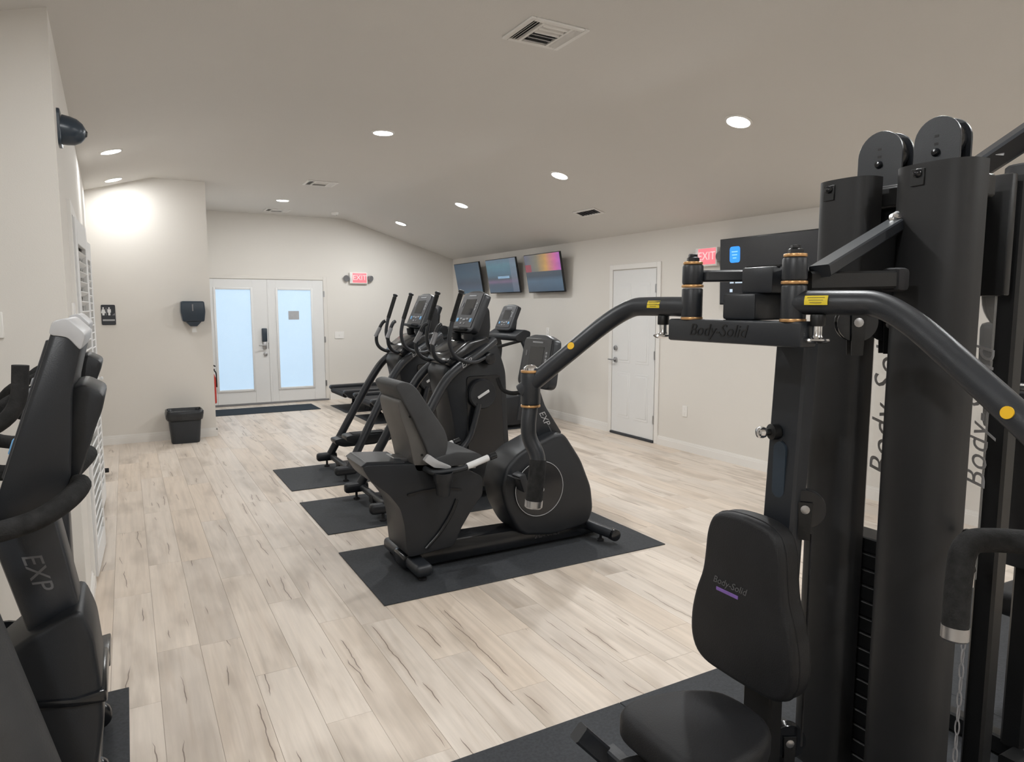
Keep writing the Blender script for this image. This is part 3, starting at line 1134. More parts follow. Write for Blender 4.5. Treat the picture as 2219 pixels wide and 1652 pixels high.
def waste_bin():
    T = Thing('waste_bin', 'dark plastic waste bin with black liner below the towel dispenser', 'bin', (0.545, 8.8, 0))

    def ring(w, d, z, r=0.05):
        return [(x + 0.545, y + 8.82, z) for x, y in rounded([(-w / 2, -d / 2), (w / 2, -d / 2), (w / 2, d / 2), (-w / 2, d / 2)], r, 3)]

    def loft(bm, rings):
        vs = [[bm.verts.new(p) for p in r] for r in rings]
        m = len(vs[0])
        for a, b_ in zip(vs, vs[1:]):
            for k in range(m):
                bm.faces.new((a[k], a[(k + 1) % m], b_[(k + 1) % m], b_[k]))
        bm.faces.new(vs[0][::-1])
        return vs
    bm = B()
    vs = loft(bm, [ring(0.29, 0.20, 0.0), ring(0.30, 0.21, 0.01), ring(0.36, 0.25, 0.37), ring(0.345, 0.235, 0.37), ring(0.29, 0.2, 0.02)])
    bm.faces.new(vs[-1])
    bmesh.ops.recalc_face_normals(bm, faces=bm.faces)
    T.p('tub', bm, 'bin_plastic')
    bm = B()
    rs = []
    for k, (g, z) in enumerate(((0.02, 0.27), (0.035, 0.30), (0.045, 0.34), (0.04, 0.375), (0.015, 0.388), (-0.01, 0.375), (-0.03, 0.25), (-0.05, 0.1))):
        rs.append([(x + random.uniform(-1, 1) * 0.007, y + random.uniform(-1, 1) * 0.007, zz + random.uniform(-1, 1) * (0.012 if k in (0, 1) else 0.005)) for x, y, zz in ring(0.355 + g, 0.245 + g, z)])
    vs = loft(bm, rs)
    bm.faces.new(vs[-1])
    bmesh.ops.recalc_face_normals(bm, faces=bm.faces)
    T.p('liner_bag', bm, 'bag_black', angle=80)


waste_bin()


def wall_camera():
    y, z = 4.03, 2.43
    x0 = wl(y)
    T = Thing('security_camera', 'dark grey dome security camera high on the left wall corner', 'camera', (x0, y, z))
    bm = B()
    prism(bm, rounded([(y - 0.07, z - 0.085), (y + 0.07, z - 0.085), (y + 0.07, z + 0.085), (y - 0.07, z + 0.085)], 0.03), 'x', x0 - 0.004, x0 + 0.014, 0.003, 1)
    T.p('base_plate', bm, 'navy_plastic')
    bm = B()
    lathe(bm, (x0 + 0.012, y, z - 0.004), (1, 0, -0.12), [(0.07, 0), (0.068, 0.03), (0.062, 0.06), (0.046, 0.085), (0.024, 0.10), (0.001, 0.104)], 24)
    T.p('housing', bm, 'navy_plastic')
    bm = B()
    lathe(bm, (x0 + 0.108, y, z - 0.014), (1, 0, -0.12), [(0.018, 0), (0.018, 0.006), (0.012, 0.012), (0.001, 0.013)], 16)
    T.p('lens', bm, 'screen_off')


wall_camera()


def plate_on(name, label, cat, c, s, detail):
    T = Thing(name, label, cat, c)
    bm = B()
    box(bm, c, s, 0.003, 1)
    T.p('cover_plate', bm, 'plate_white')
    n = min(range(3), key=lambda i: s[i])
    for q in detail:
        bm = B()
        s2 = [0.022, 0.022, 0.03]
        s2[n] = 0.006
        c2 = [c[0], c[1], c[2] + q]
        sgn = -1 if n == 1 else (-1 if c[0] > 0 else 1)
        c2[n] += sgn * s[n] * 0.5
        box(bm, c2, s2, 0.002, 1)
        T.p('insert', bm, 'trim_white')


plate_on('wall_outlet', 'white electrical outlet plate low on right wall beside white door', 'outlet', (XR - 0.004, 5.58, 0.44), (0.008, 0.075, 0.12), (-0.025, 0.025))
plate_on('light_switch', 'white light switch plate right of the double door', 'switch', (3.17, YB - 0.004, 1.1), (0.16, 0.008, 0.12), (0.0,))
plate_on('wall_outlet', 'white outlet plate on right wall behind the near bike console', 'outlet', (XR - 0.004, 8.4, 1.22), (0.008, 0.075, 0.12), (-0.025, 0.025))
plate_on('thermostat', 'white thermostat box on the alcove wall at left edge', 'thermostat', (-0.53, 3.743, 1.50), (0.12, 0.014, 0.115), (0.0,))
plate_on('light_switch', 'white switch plate on the left wall before the louvered doors', 'switch', (wl(4.2, 0.006), 4.2, 1.535), (0.012, 0.16, 0.13), (0.0,))


def extinguisher():
    cx, cy = 0.964, 10.0
    T = Thing('fire_extinguisher', 'red fire extinguisher half hidden behind the restroom wall corner', 'extinguisher', (0.905, cy, 0.35))
    bm = B()
    lathe(bm, (cx, cy, 0.28), (0, 0, 1), [(0.05, 0), (0.06, 0.01), (0.06, 0.34), (0.045, 0.39), (0.02, 0.42), (0.02, 0.45)], 20)
    T.p('cylinder', bm, 'red_paint')
    bm = B()
    tube(bm, [(cx, cy, 0.72), (cx + 0.03, cy, 0.80), (cx + 0.06, cy - 0.01, 0.78)], 0.01, 8, 0.02)
    box(bm, (cx + 0.02, cy, 0.74), (0.06, 0.03, 0.02), 0.004)
    T.p('handle', bm, 'plastic_black')
    bm = B()
    tube(bm, [(cx + 0.03, cy, 0.74), (cx + 0.065, cy - 0.01, 0.70), (cx + 0.066, cy - 0.01, 0.50)], 0.008, 8, 0.03)
    T.p('hose', bm, 'rubber_dark')
    bm = B()
    wbox(bm, 0.905, 0.93, cy - 0.03, cy + 0.03, 0.38, 0.66, 0.003, 1)
    T.p('bracket', bm, 'red_paint')


extinguisher()


# ------------------------------------------------------------------ floor mats
def mat_slab(name, label, x0, x1, y0, y1, material='rubber_mat', h=0.006, group='black rubber equipment mats', rz=0.0):
    bm = B()
    box(bm, (0, 0, h / 2), (x1 - x0, y1 - y0, h), 0.002, 1)
    o = mk(name, bm, material)
    o.location = ((x0 + x1) / 2, (y0 + y1) / 2, 0.0005)
    o.rotation_euler.z = rz
    tag(o, label, 'mat', group)
    return o


mat_slab('equipment_mat', 'black rubber mat under the recumbent bike', 1.118, 3.066, 3.378, 4.282)
mat_slab('equipment_mat', 'black rubber mat under the elliptical nearest the recumbent bike', 1.150, 3.10, 4.668, 5.566)
mat_slab('equipment_mat', 'black rubber mat under the farther elliptical', 1.170, 3.12, 5.960, 6.838)
mat_slab('equipment_mat', 'black rubber mat under the nearest treadmill behind the ellipticals', 2.88, 4.83, 7.66, 8.56)
mat_slab('equipment_mat', 'black rubber mat under the middle treadmill', 2.84, 4.79, 8.90, 9.79)
mat_slab('equipment_mat', 'black rubber mat under the treadmill nearest the back wall', 2.80, 4.75, 10.08, 10.97)
mat_slab('equipment_mat', 'black rubber mat at lower left under the rear upright bike', -1.63, -0.067, 2.24, 3.142)
mat_slab('equipment_mat', 'black rubber mat under the front upright bike, below the frame', -1.63, -0.067, 1.27, 2.17)
mat_slab('gym_mat', 'black rubber gym mat in front of the multi gym seat', 0.422, 1.640, 0.22, 2.052, group='large gym floor mats', h=0.009)
mat_slab('gym_mat', 'black rubber gym mat under the multi gym weight towers', 1.642, 2.860, 0.22, 2.052, group='large gym floor mats', h=0.009)
mat_slab('gym_mat', 'black rubber gym mat at right edge beyond the multi gym', 2.862, 4.080, 0.22, 2.052, group='large gym floor mats', h=0.009)
mat_slab('door_mat', 'dark blue-grey entrance mat before the double door', 1.03, 2.575, 10.66, 11.30, 'door_mat', 0.008, group='entrance mats')


# ------------------------------------------------------------------ shared console
def console_face(T, con, c, right, up, w_, h_, sub=True, screen='screen_off'):
    """bezel, screen, keys on a console face; c = face centre, right/up unit vectors on it"""
    r, u = Vector(right).normalized(), Vector(up).normalized()
    n = r.cross(u)
    rot = Matrix((r, u, n)).transposed()
    c = Vector(c)

    def put(bm, a, b_, s, bev=0.002):
        box(bm, c + r * a + u * b_ + n * s[2] * 0.3, s, bev, 1, rot)
    bm = B()
    put(bm, 0, h_ * 0.0, (w_ * 0.92, h_ * 0.92, 0.006))
    T.p('bezel', bm, 'panel_grey', con)
    bm = B()
    put(bm, 0, h_ * 0.08, (w_ * 0.5, h_ * 0.42, 0.009))
    T.p('display', bm, screen, con)
    bm = B()
    put(bm, 0, h_ * 0.38, (w_ * 0.36, h_ * 0.035, 0.010))
    T.p('brand_strip', bm, 'button_grey', con)
    for a, b_, sx, sy, m in ((-0.33, -0.27, 0.09, 0.10, 'button_blue'), (0.33, -0.27, 0.09, 0.10, 'button_blue'), (-0.16, -0.24, 0.1, 0.05, 'button_grey'), (0.0, -0.26, 0.12, 0.05, 'button_grey'), (0.16, -0.24, 0.1, 0.05, 'button_grey'),
                            (0.35, 0.17, 0.05, 0.05, 'button_grey'), (0.35, 0.10, 0.05, 0.05, 'button_grey'), (0.35, 0.02, 0.05, 0.07, 'button_grey'), (-0.35, 0.14, 0.04, 0.12, 'sensor_grey'), (-0.1, -0.36, 0.07, 0.05, 'button_grey'), (0.08, -0.36, 0.07, 0.05, 'sensor_grey')):
        bm = B()
        put(bm, w_ * a, h_ * b_, (w_ * sx, h_ * sy, 0.011), 0.002)
        T.p('key', bm, m, con)


# ------------------------------------------------------------------ recumbent bike
def recumbent():
    CY0 = 3.83
    T = Thing('recumbent_bike', 'black recumbent exercise bike with padded seat on the nearest floor mat', 'exercise bike', (1.95, CY0, 0.007))
    T.loc = Vector((1.95, CY0, 0.0))
    # floor frame
    bm = B()
    prism(bm, rounded([(1.36, 0.02), (2.80, 0.02), (2.80, 0.07), (2.66, 0.13), (1.62, 0.155), (1.36, 0.10)], 0.02), 'y', 3.74, 3.92, 0.012, 2)
    T.p('floor_rail', bm, 'plastic_gloss')
    bm = B()
    box(bm, (1.425, 3.855, 0.062), (0.105, 0.60, 0.072), 0.026, 3)
    sr = T.p('rear_stabilizer', bm, 'metal_charcoal')
    for y in (3.60, 4.11):
        bm = B()
        lathe(bm, (1.425, y, 0.0), (0, 0, 1), [(0.022, 0.0), (0.022, 0.012), (0.009, 0.02), (0.009, 0.04)], 14)
        T.p('levelling_foot', bm, 'rubber_dark', sr)
    bm = B()
    tube(bm, [(2.76, 3.55, 0.065), (2.70, 3.72, 0.085), (2.70, 3.94, 0.085), (2.76, 4.11, 0.065)], 0.035, 14, 0.08)
    fs = T.p('front_stabilizer', bm, 'metal_charcoal')
    for y in (3.55, 4.11):
        bm = B()
        cyl(bm, (2.765, y - 0.03, 0.062), (2.765, y + 0.03, 0.062), 0.04, 18, 0.008)
        T.p('transport_wheel', bm, 'plastic_gloss', fs)
        bm = B()
        yy = y + (0.09 if y < 3.8 else -0.09)
        lathe(bm, (2.725, yy, 0.0), (0, 0, 1), [(0.022, 0.0), (0.022, 0.014), (0.009, 0.02), (0.009, 0.06)], 14)
        T.p('levelling_foot', bm, 'rubber_dark', fs)
    # rear body under the seat
    out = [(1.10, 0.685), (1.13, 0.695), (1.30, 0.682), (1.54, 0.655), (1.72, 0.61), (1.85, 0.545), (1.85, 0.43), (1.78, 0.355), (1.70, 0.24), (1.655, 0.14), (1.36, 0.12), (1.352, 0.20), (1.345, 0.31), (1.32, 0.42), (1.255, 0.51), (1.15, 0.60)]
    bm = B()
    prism(bm, rounded(out, 0.03, 3), 'y', 3.665, 3.995, 0.03, 3)
    rb = T.p('rear_body', bm, 'plastic_black')
    bm = B()
    prism(bm, rounded([(1.36, 0.50), (1.45, 0.512), (1.58, 0.512), (1.70, 0.49), (1.705, 0.482), (1.58, 0.50), (1.45, 0.50), (1.365, 0.488)], 0.004, 2), 'y', 3.656, 3.67)
    T.p('seam_line', bm, 'logo_black', rb)
    bm = B()
    tube(bm, [(1.47, 3.662, 0.16), (1.56, 3.660, 0.24), (1.64, 3.660, 0.35), (1.675, 3.663, 0.43)], 0.012, 10, 0.05, rads=None)
    T.p('trim_rib', bm, 'plastic_gloss', rb)
    bm = B()
    prism(bm, rounded([(1.095, 0.69), (1.13, 0.712), (1.30, 0.698), (1.36, 0.69), (1.35, 0.678), (1.12, 0.684)], 0.006, 2), 'y', 3.675, 3.985, 0.004, 1)
    T.p('top_trim', bm, 'metal_charcoal', rb)
    # seat slide and seat
    bm = B()
    prism(bm, [(1.30, 0.66), (1.85, 0.57), (1.86, 0.61), (1.32, 0.70)], 'y', 3.76, 3.90, 0.006, 1)
    T.p('seat_slide', bm, 'steel_brushed')
    bm = B()
    prism(bm, rounded([(1.50, 0.66), (1.52, 0.70), (1.66, 0.725), (1.80, 0.705), (1.84, 0.67), (1.83, 0.635), (1.70, 0.64), (1.52, 0.635)], 0.03, 4), 'y', 3.63, 4.03, 0.03, 3)
    T.p('seat_cushion', bm, 'vinyl_grey')
    pad = [(1.29, 1.13), (1.33, 1.155), (1.385, 1.145), (1.425, 1.11), (1.50, 0.995), (1.59, 0.865), (1.615, 0.79), (1.60, 0.71), (1.545, 0.665), (1.50, 0.68), (1.475, 0.76), (1.40, 0.93), (1.33, 1.06)]
    bm = B()
    prism(bm, rounded(pad, 0.03, 3), 'y', 3.64, 4.02, 0.03, 3)
    T.p('backrest_cushion', bm, 'vinyl_grey')
    shell = [(1.315, 1.035), (1.345, 1.055), (1.375, 1.03), (1.44, 0.90), (1.50, 0.76), (1.525, 0.66), (1.52, 0.62), (1.415, 0.62), (1.40, 0.70), (1.375, 0.82), (1.33, 0.95)]
    bm = B()
    prism(bm, rounded(shell, 0.03, 3), 'y', 3.665, 3.995, 0.035, 3)
    bs = T.p('backrest_shell', bm, 'shell_grey')
    for (x, z) in ((1.385, 0.95), (1.455, 0.72)):
        bm = B()
        cyl(bm, (x, 3.660, z), (x, 3.667, z), 0.007, 10)
        T.p('screw', bm, 'logo_black', bs)
    # seat-side grips with cup holder
    for s in (-1, 1):
        y = CY0 + s * 0.255
        yi = CY0 + s * 0.17
        bm = B()
        tube(bm, [(1.47, yi, 0.64), (1.49, y, 0.625), (1.66, y, 0.63), (1.76, y, 0.655), (1.88, y, 0.69)], 0.017, 12, 0.05)
        sg = T.p('side_handle', bm, 'plastic_black')
        bm = B()
        tube(bm, [(1.70, y, 0.642), (1.76, y, 0.657), (1.84, y, 0.68)], 0.0195, 12, 0.02)
        T.p('pulse_sensor', bm, 'silver_light', sg)
        bm = B()
        tube(bm, [(1.85, y, 0.682), (1.89, y, 0.693)], 0.021, 12)
        T.p('end_cap', bm, 'plastic_gloss', sg)
        bm = B()
        c = (1.548, y - s * 0.0, 0.49)
        lathe(bm, c, (0, 0, 1), [(0.036, 0), (0.040, 0.01), (0.047, 0.075), (0.055, 0.085), (0.058, 0.135), (0.053, 0.135), (0.047, 0.09), (0.038, 0.02)], 22)
        T.p('cup_holder', bm, 'plastic_black', sg)
    bm = B()
    prism(bm, rounded([(1.44, 0.70), (1.50, 0.655), (1.60, 0.635), (1.61, 0.65), (1.53, 0.69), (1.47, 0.735)], 0.01, 2), 'y', 3.59, 3.625, 0.008, 2)
    T.p('adjust_lever', bm, 'silver_plastic')
    # front housing
    fh = [(2.30, 0.93), (2.36, 0.93), (2.47, 0.745), (2.60, 0.56), (2.685, 0.365), (2.705, 0.205), (2.66, 0.11), (2.38, 0.08), (2.16, 0.11), (2.10, 0.17), (2.03, 0.30), (1.995, 0.44), (2.03, 0.57), (2.12, 0.655), (2.24, 0.705)]
    fh[0], fh[1] = (2.345, 0.72), (2.47, 0.745)
    fh = [(2.32, 0.735), (2.40, 0.76), (2.47, 0.745)] + fh[3:]
    bm = B()
    prism(bm, rounded(fh, 0.04, 3), 'y', 3.69, 3.97, 0.035, 3)
    fhs = T.p('front_housing', bm, 'plastic_black')
    for s in (-1, 1):
        yy = CY0 + s * 0.14
        bm = B()
        lathe(bm, (2.262, yy, 0.412), (0, s, 0), [(0.178, 0), (0.178, 0.012), (0.172, 0.018), (0.10, 0.022), (0.001, 0.023)], 40)
        T.p('crank_cover', bm, 'plastic_gloss', fhs)
        bm = B()
        n = 48
        tube(bm, [(2.262 + 0.178 * math.cos(2 * math.pi * k / n), yy + s * 0.016, 0.412 + 0.178 * math.sin(2 * math.pi * k / n)) for k in range(n + 1)], 0.0022, 6)
        T.p('silver_ring', bm, 'silver_plastic', fhs)
        bm = B()
        ex, ez = 2.262 - s * -0.19, 0.412 + s * -0.08
        tube(bm, [(2.262, yy + s * 0.03, 0.412), (ex, yy + s * 0.05, ez)], 0.014, 10, rect=(0.016, 0.032))
        ca = T.p('crank_arm', bm, 'metal_charcoal')
        bm = B()
        cyl(bm, (2.262, yy + s * 0.018, 0.412), (2.262, yy + s * 0.045, 0.412), 0.018, 14, 0.003)
        T.p('crank_bolt', bm, 'silver_plastic', ca)
        bm = B()
        box(bm, (ex, yy + s * 0.105, ez + 0.01), (0.05, 0.10, 0.115), 0.012, 2, Matrix.Rotation(math.radians(-20), 3, 'Y'))
        pd = T.p('pedal', bm, 'plastic_black', ca)
        bm = B()
        tube(bm, [(ex - 0.03, yy + s * 0.05, ez + 0.04), (ex - 0.07, yy + s * 0.07, ez + 0.05), (ex - 0.07, yy + s * 0.14, ez + 0.05), (ex - 0.03, yy + s * 0.155, ez + 0.04)], 0.004, 6, 0.03, rect=(0.03, 0.004))
        T.p('pedal_strap', bm, 'rubber_dark', ca)
    # mast
    bm = B()
    prism(bm, rounded([(2.225, 1.06), (2.31, 1.075), (2.365, 0.93), (2.50, 0.735), (2.325, 0.70), (2.245, 0.88)], 0.02, 3), 'y', 3.775, 3.885, 0.012, 2)
    ms = T.p('mast', bm, 'metal_charcoal')
    d = Vector((0.115, 0, -0.205)).normalized()
    T.p('mast_lettering', text_bm('EXP', 0.06, frame((2.355, 3.7735, 0.85), d, (d.z * -1, 0, d.x)), 0.0006, 0.3), 'logo_grey', ms, label='silver EXP lettering')
    bm = B()
    tube(bm, [(2.385, 3.774, 0.80), (2.43, 3.774, 0.72)], 0.003, 6)
    T.p('mast_stripe', bm, 'logo_dim', ms)
    T.p('base_lettering', text_bm('ENDURANCE', 0.032, frame((2.36, 3.739, 0.072), (1, 0, 0), (0, 0, 1)), 0.0005, 0.35), 'logo_dim', fhs, label='small grey lettering on the base')
    # console
    tl = math.radians(10)
    u = Vector((math.sin(tl), 0, math.cos(tl)))
    c = Vector((2.325, 3.83, 1.225))
    nrm = Vector((-math.cos(tl), 0, math.sin(tl)))
    rot = Matrix((Vector((0, -1, 0)), u, Vector((0, -1, 0)).cross(u))).transposed()
    bm = B()
    prism(bm, rounded([(-0.205, -0.15), (-0.17, -0.178), (0.17, -0.178), (0.205, -0.15), (0.185, 0.14), (0.08, 0.17), (-0.08, 0.17), (-0.185, 0.14)], 0.03, 3), 'z', -0.06, 0.0, 0.01, 2)
    bmesh.ops.transform(bm, matrix=Matrix.Translation(c) @ rot.to_4x4(), verts=bm.verts)
    con = T.p('console', bm, 'metal_charcoal')
    console_face(T, con, c, (0, -1, 0), u, 0.35, 0.31)
    # console handlebar loop
    for s in (-1, 1):
        bm = B()
        tube(bm, [(2.27, CY0 + s * 0.04, 1.02), (2.20, CY0 + s * 0.10, 1.00), (2.17, CY0 + s * 0.19, 1.02), (2.15, CY0 + s * 0.21, 1.10)], 0.014, 12, 0.05)
        T.p('handlebar', bm, 'foam_black')


recumbent()


# ------------------------------------------------------------------ elliptical
def elliptical():
    c0 = 5.115
    T = Thing('elliptical', 'black elliptical trainer with tall handlebars directly behind the recumbent bike', 'elliptical', (2.2, c0, 0.007), 'two elliptical trainers side by side')
    T.loc = Vector((2.2, c0, 0.0))
    # floor frame
    bm = B()
    tube(bm, [(1.60, c0, 0.075), (2.85, c0, 0.075)], 0.04, rect=(0.09, 0.06))
    box(bm, (2.80, c0, 0.06), (0.09, 0.66, 0.06), 0.02, 2)
    fr = T.p('floor_frame', bm, 'metal_black')
    bm = B()
    tube(bm, [(1.63, c0 - 0.31, 0.095), (1.63, c0 + 0.31, 0.095)], 0.028, 12)
    T.p('rear_crossbar', bm, 'metal_charcoal')
    # tower
    bm = B()
    prism(bm, rounded([(2.30, 0.06), (2.28, 0.35), (2.22, 0.72), (2.14, 1.08), (2.24, 1.17), (2.50, 1.30), (2.64, 1.28), (2.72, 1.05), (2.74, 0.6), (2.78, 0.06)], 0.05, 3), 'y', c0 - 0.17, c0 + 0.17, 0.03, 2)
    tw = T.p('tower', bm, 'plastic_black')
    for s in (-1, 1):
        bm = B()
        prism(bm, rounded([(2.37, 0.10), (2.36, 0.5), (2.35, 1.02), (2.66, 1.02), (2.69, 0.5), (2.71, 0.10)], 0.03, 2), 'y', c0 + s * 0.166, c0 + s * 0.178, 0.004, 1)
        T.p('side_panel', bm, 'plastic_gloss', tw)
        # crank disc with a slotted hub
        bm = B()
        lathe(bm, (2.475, c0 + s * 0.175, 0.875), (0, s, 0), [(0.115, 0), (0.122, 0.01), (0.122, 0.04), (0.112, 0.052), (0.10, 0.05), (0.001, 0.055)], 32)
        cd = T.p('crank_disc', bm, 'plastic_black')
        bm = B()
        r = Matrix.Rotation(math.radians(-28), 3, 'Y')
        box(bm, (2.475, c0 + s * 0.232, 0.875), (0.115, 0.008, 0.024), 0.004, 1, r)
        T.p('hub_badge', bm, 'silver_light', cd)
        # swing arm from the disc to the pedal
        ph = 1 if s < 0 else -1
        pz = 0.30 + ph * 0.05
        bm = B()
        tube(bm, [(2.44, c0 + s * 0.22, 0.80), (2.36, c0 + s * 0.21, 0.50), (2.20, c0 + s * 0.205, pz + 0.03), (1.72, c0 + s * 0.20, pz - 0.01)], 0.025, 12, 0.12)
        pa = T.p('pedal_arm', bm, 'metal_charcoal')
        bm = B()
        prism(bm, rounded([(1.62, pz + 0.0), (1.61, pz + 0.045), (1.68, pz + 0.055), (2.03, pz + 0.045), (2.07, pz + 0.085), (2.095, pz + 0.08), (2.08, pz - 0.005), (2.01, pz - 0.03), (1.70, pz - 0.03)], 0.02, 3), 'y', c0 + s * 0.20 - 0.085, c0 + s * 0.20 + 0.085, 0.014, 2)
        pdl = T.p('pedal', bm, 'plastic_black', pa)
        bm = B()
        box(bm, (1.84, c0 + s * 0.20, pz + 0.055), (0.32, 0.13, 0.010), 0.004, 1)
        T.p('pedal_pad', bm, 'rubber_dark', pa)
    # side tubes down to the rear feet
    for s in (-1, 1):
        bm = B()
        yt, yf = c0 + s * 0.235, c0 + s * 0.335
        tube(bm, [(2.60, c0 + s * 0.17, 1.30), (2.45, yt, 1.215), (2.17, yt + s * 0.02, 1.06), (2.03, yt + s * 0.035, 0.86), (1.61, yf, 0.10)], 0.037, 16, 0.16, fn=8)
        st = T.p('side_tube', bm, 'metal_charcoal')
        bm = B()
        d = Vector((0.28, 0, 0.155)).normalized()
        cpt = Vector((2.30, yt + s * 0.0515, 1.135))
        right = d if s < 0 else -d
        T.p('lettering', text_bm('EXP', 0.058, frame(cpt, right, (-d.z, 0, d.x) if s < 0 else (-d.z, 0, d.x)), 0.001, 0.3), 'logo_grey', st, label='silver EXP lettering')
        bm.free()
        bm = B()
        box(bm, (1.585, yf, 0.098), (0.20, 0.075, 0.082), 0.028, 3)
        ft = T.p('rear_foot', bm, 'plastic_black', st)
        bm = B()
        lathe(bm, (1.585, yf, 0.0), (0, 0, 1), [(0.026, 0.0), (0.026, 0.010), (0.010, 0.018), (0.010, 0.065)], 14)
        T.p('levelling_foot', bm, 'rubber_dark', st)
        for (x, z) in ((1.96, 0.745),):
            bm = B()
            cyl(bm, (x, yt + s * 0.075, z), (x, yt + s * 0.085, z), 0.008, 10)
            T.p('bolt', bm, 'silver_plastic', st)
    # handle hub and fixed handles
    bm = B()
    prism(bm, rounded([(2.16, 1.13), (2.20, 1.20), (2.34, 1.30), (2.52, 1.34), (2.56, 1.28), (2.36, 1.17), (2.22, 1.08)], 0.03, 3), 'y', c0 - 0.22, c0 + 0.22, 0.03, 2)
    T.p('handle_hub', bm, 'plastic_gloss')
    for s in (-1, 1):
        bm = B()
        tube(bm, [(2.36, c0 + s * 0.12, 1.19), (2.20, c0 + s * 0.15, 1.12), (2.08, c0 + s * 0.17, 1.17), (2.055, c0 + s * 0.175, 1.28), (2.12, c0 + s * 0.15, 1.42), (2.15, c0 + s * 0.14, 1.435)], 0.0165, 12, 0.08)
        fhd = T.p('fixed_handle', bm, 'plastic_black')
        bm = B()
        tube(bm, [(2.056, c0 + s * 0.175, 1.28), (2.10, c0 + s * 0.158, 1.37)], 0.0195, 12)
        T.p('pulse_sensor', bm, 'sensor_grey', fhd)
    # moving handlebars
    for s, dx in ((-1, -0.03), (1, 0.03)):
        bm = B()
        y = c0 + s * 0.30
        tube(bm, [(2.52, c0 + s * 0.22, 1.18), (2.36, y - s * 0.02, 1.13), (2.22 + dx, y, 1.18), (2.17 + dx, y, 1.30), (2.20 + dx, y, 1.45), (2.28 + dx, y, 1.68)], 0.0165, 12, 0.08)
        mh = T.p('moving_handlebar', bm, 'metal_charcoal')
        bm = B()
        tube(bm, [(2.205 + dx, y, 1.46), (2.277 + dx, y, 1.67)], 0.0195, 14)
        T.p('grip', bm, 'foam_black', mh)
        bm = B()
        e = Vector((2.28 + dx, y, 1.677))
        lathe(bm, e, (0.32, 0, 0.93), [(0.021, 0), (0.025, 0.010), (0.024, 0.018), (0.012, 0.024)], 14)
        T.p('end_knob', bm, 'plastic_black', mh)
        bm = B()
        cyl(bm, (2.53, c0 + s * 0.16, 1.16), (2.53, c0 + s * 0.25, 1.16), 0.05, 18, 0.01)
        T.p('pivot_cap', bm, 'plastic_gloss', mh)
    # console post, console
    bm = B()
    prism(bm, rounded([(2.42, 1.28), (2.60, 1.26), (2.63, 1.40), (2.62, 1.56), (2.54, 1.60), (2.46, 1.40)], 0.03, 3), 'y', c0 - 0.07, c0 + 0.07, 0.02, 2)
    T.p('console_post', bm, 'plastic_black')
    tl = math.radians(24)
    u = Vector((math.sin(tl), 0, math.cos(tl)))
    c = Vector((2.455, c0, 1.545))
    rot = Matrix((Vector((0, -1, 0)), u, Vector((0, -1, 0)).cross(u))).transposed()
    bm = B()
    prism(bm, rounded([(-0.215, -0.165), (-0.17, -0.19), (0.17, -0.19), (0.215, -0.165), (0.195, 0.145), (0.08, 0.175), (-0.08, 0.175), (-0.195, 0.145)], 0.03, 3), 'z', -0.065, 0.0, 0.012, 2)
    bmesh.ops.transform(bm, matrix=Matrix.Translation(c) @ rot.to_4x4(), verts=bm.verts)
    con = T.p('console', bm, 'metal_charcoal')
    console_face(T, con, c, (0, -1, 0), u, 0.37, 0.33)
    bm = B()
    box(bm, c - u * 0.165 + Vector((-0.03, 0, 0.0)), (0.085, 0.24, 0.025), 0.01, 2, rot=Matrix.Rotation(math.radians(10), 3, 'Y'))
    T.p('tray', bm, 'plastic_black')
    bm = B()
    for s in (-1, 1):
        lathe(bm, (2.40, c0 + s * 0.11, 1.30), (0, 0, 1), [(0.035, 0), (0.042, 0.06), (0.038, 0.06), (0.03, 0.01)], 18)
    T.p('bottle_holder', bm, 'plastic_black')
    return T


ell = elliptical()
clone(ell, (2.285, 6.40, 0.007), 'farther black elliptical trainer, seen between the double door and the near one')


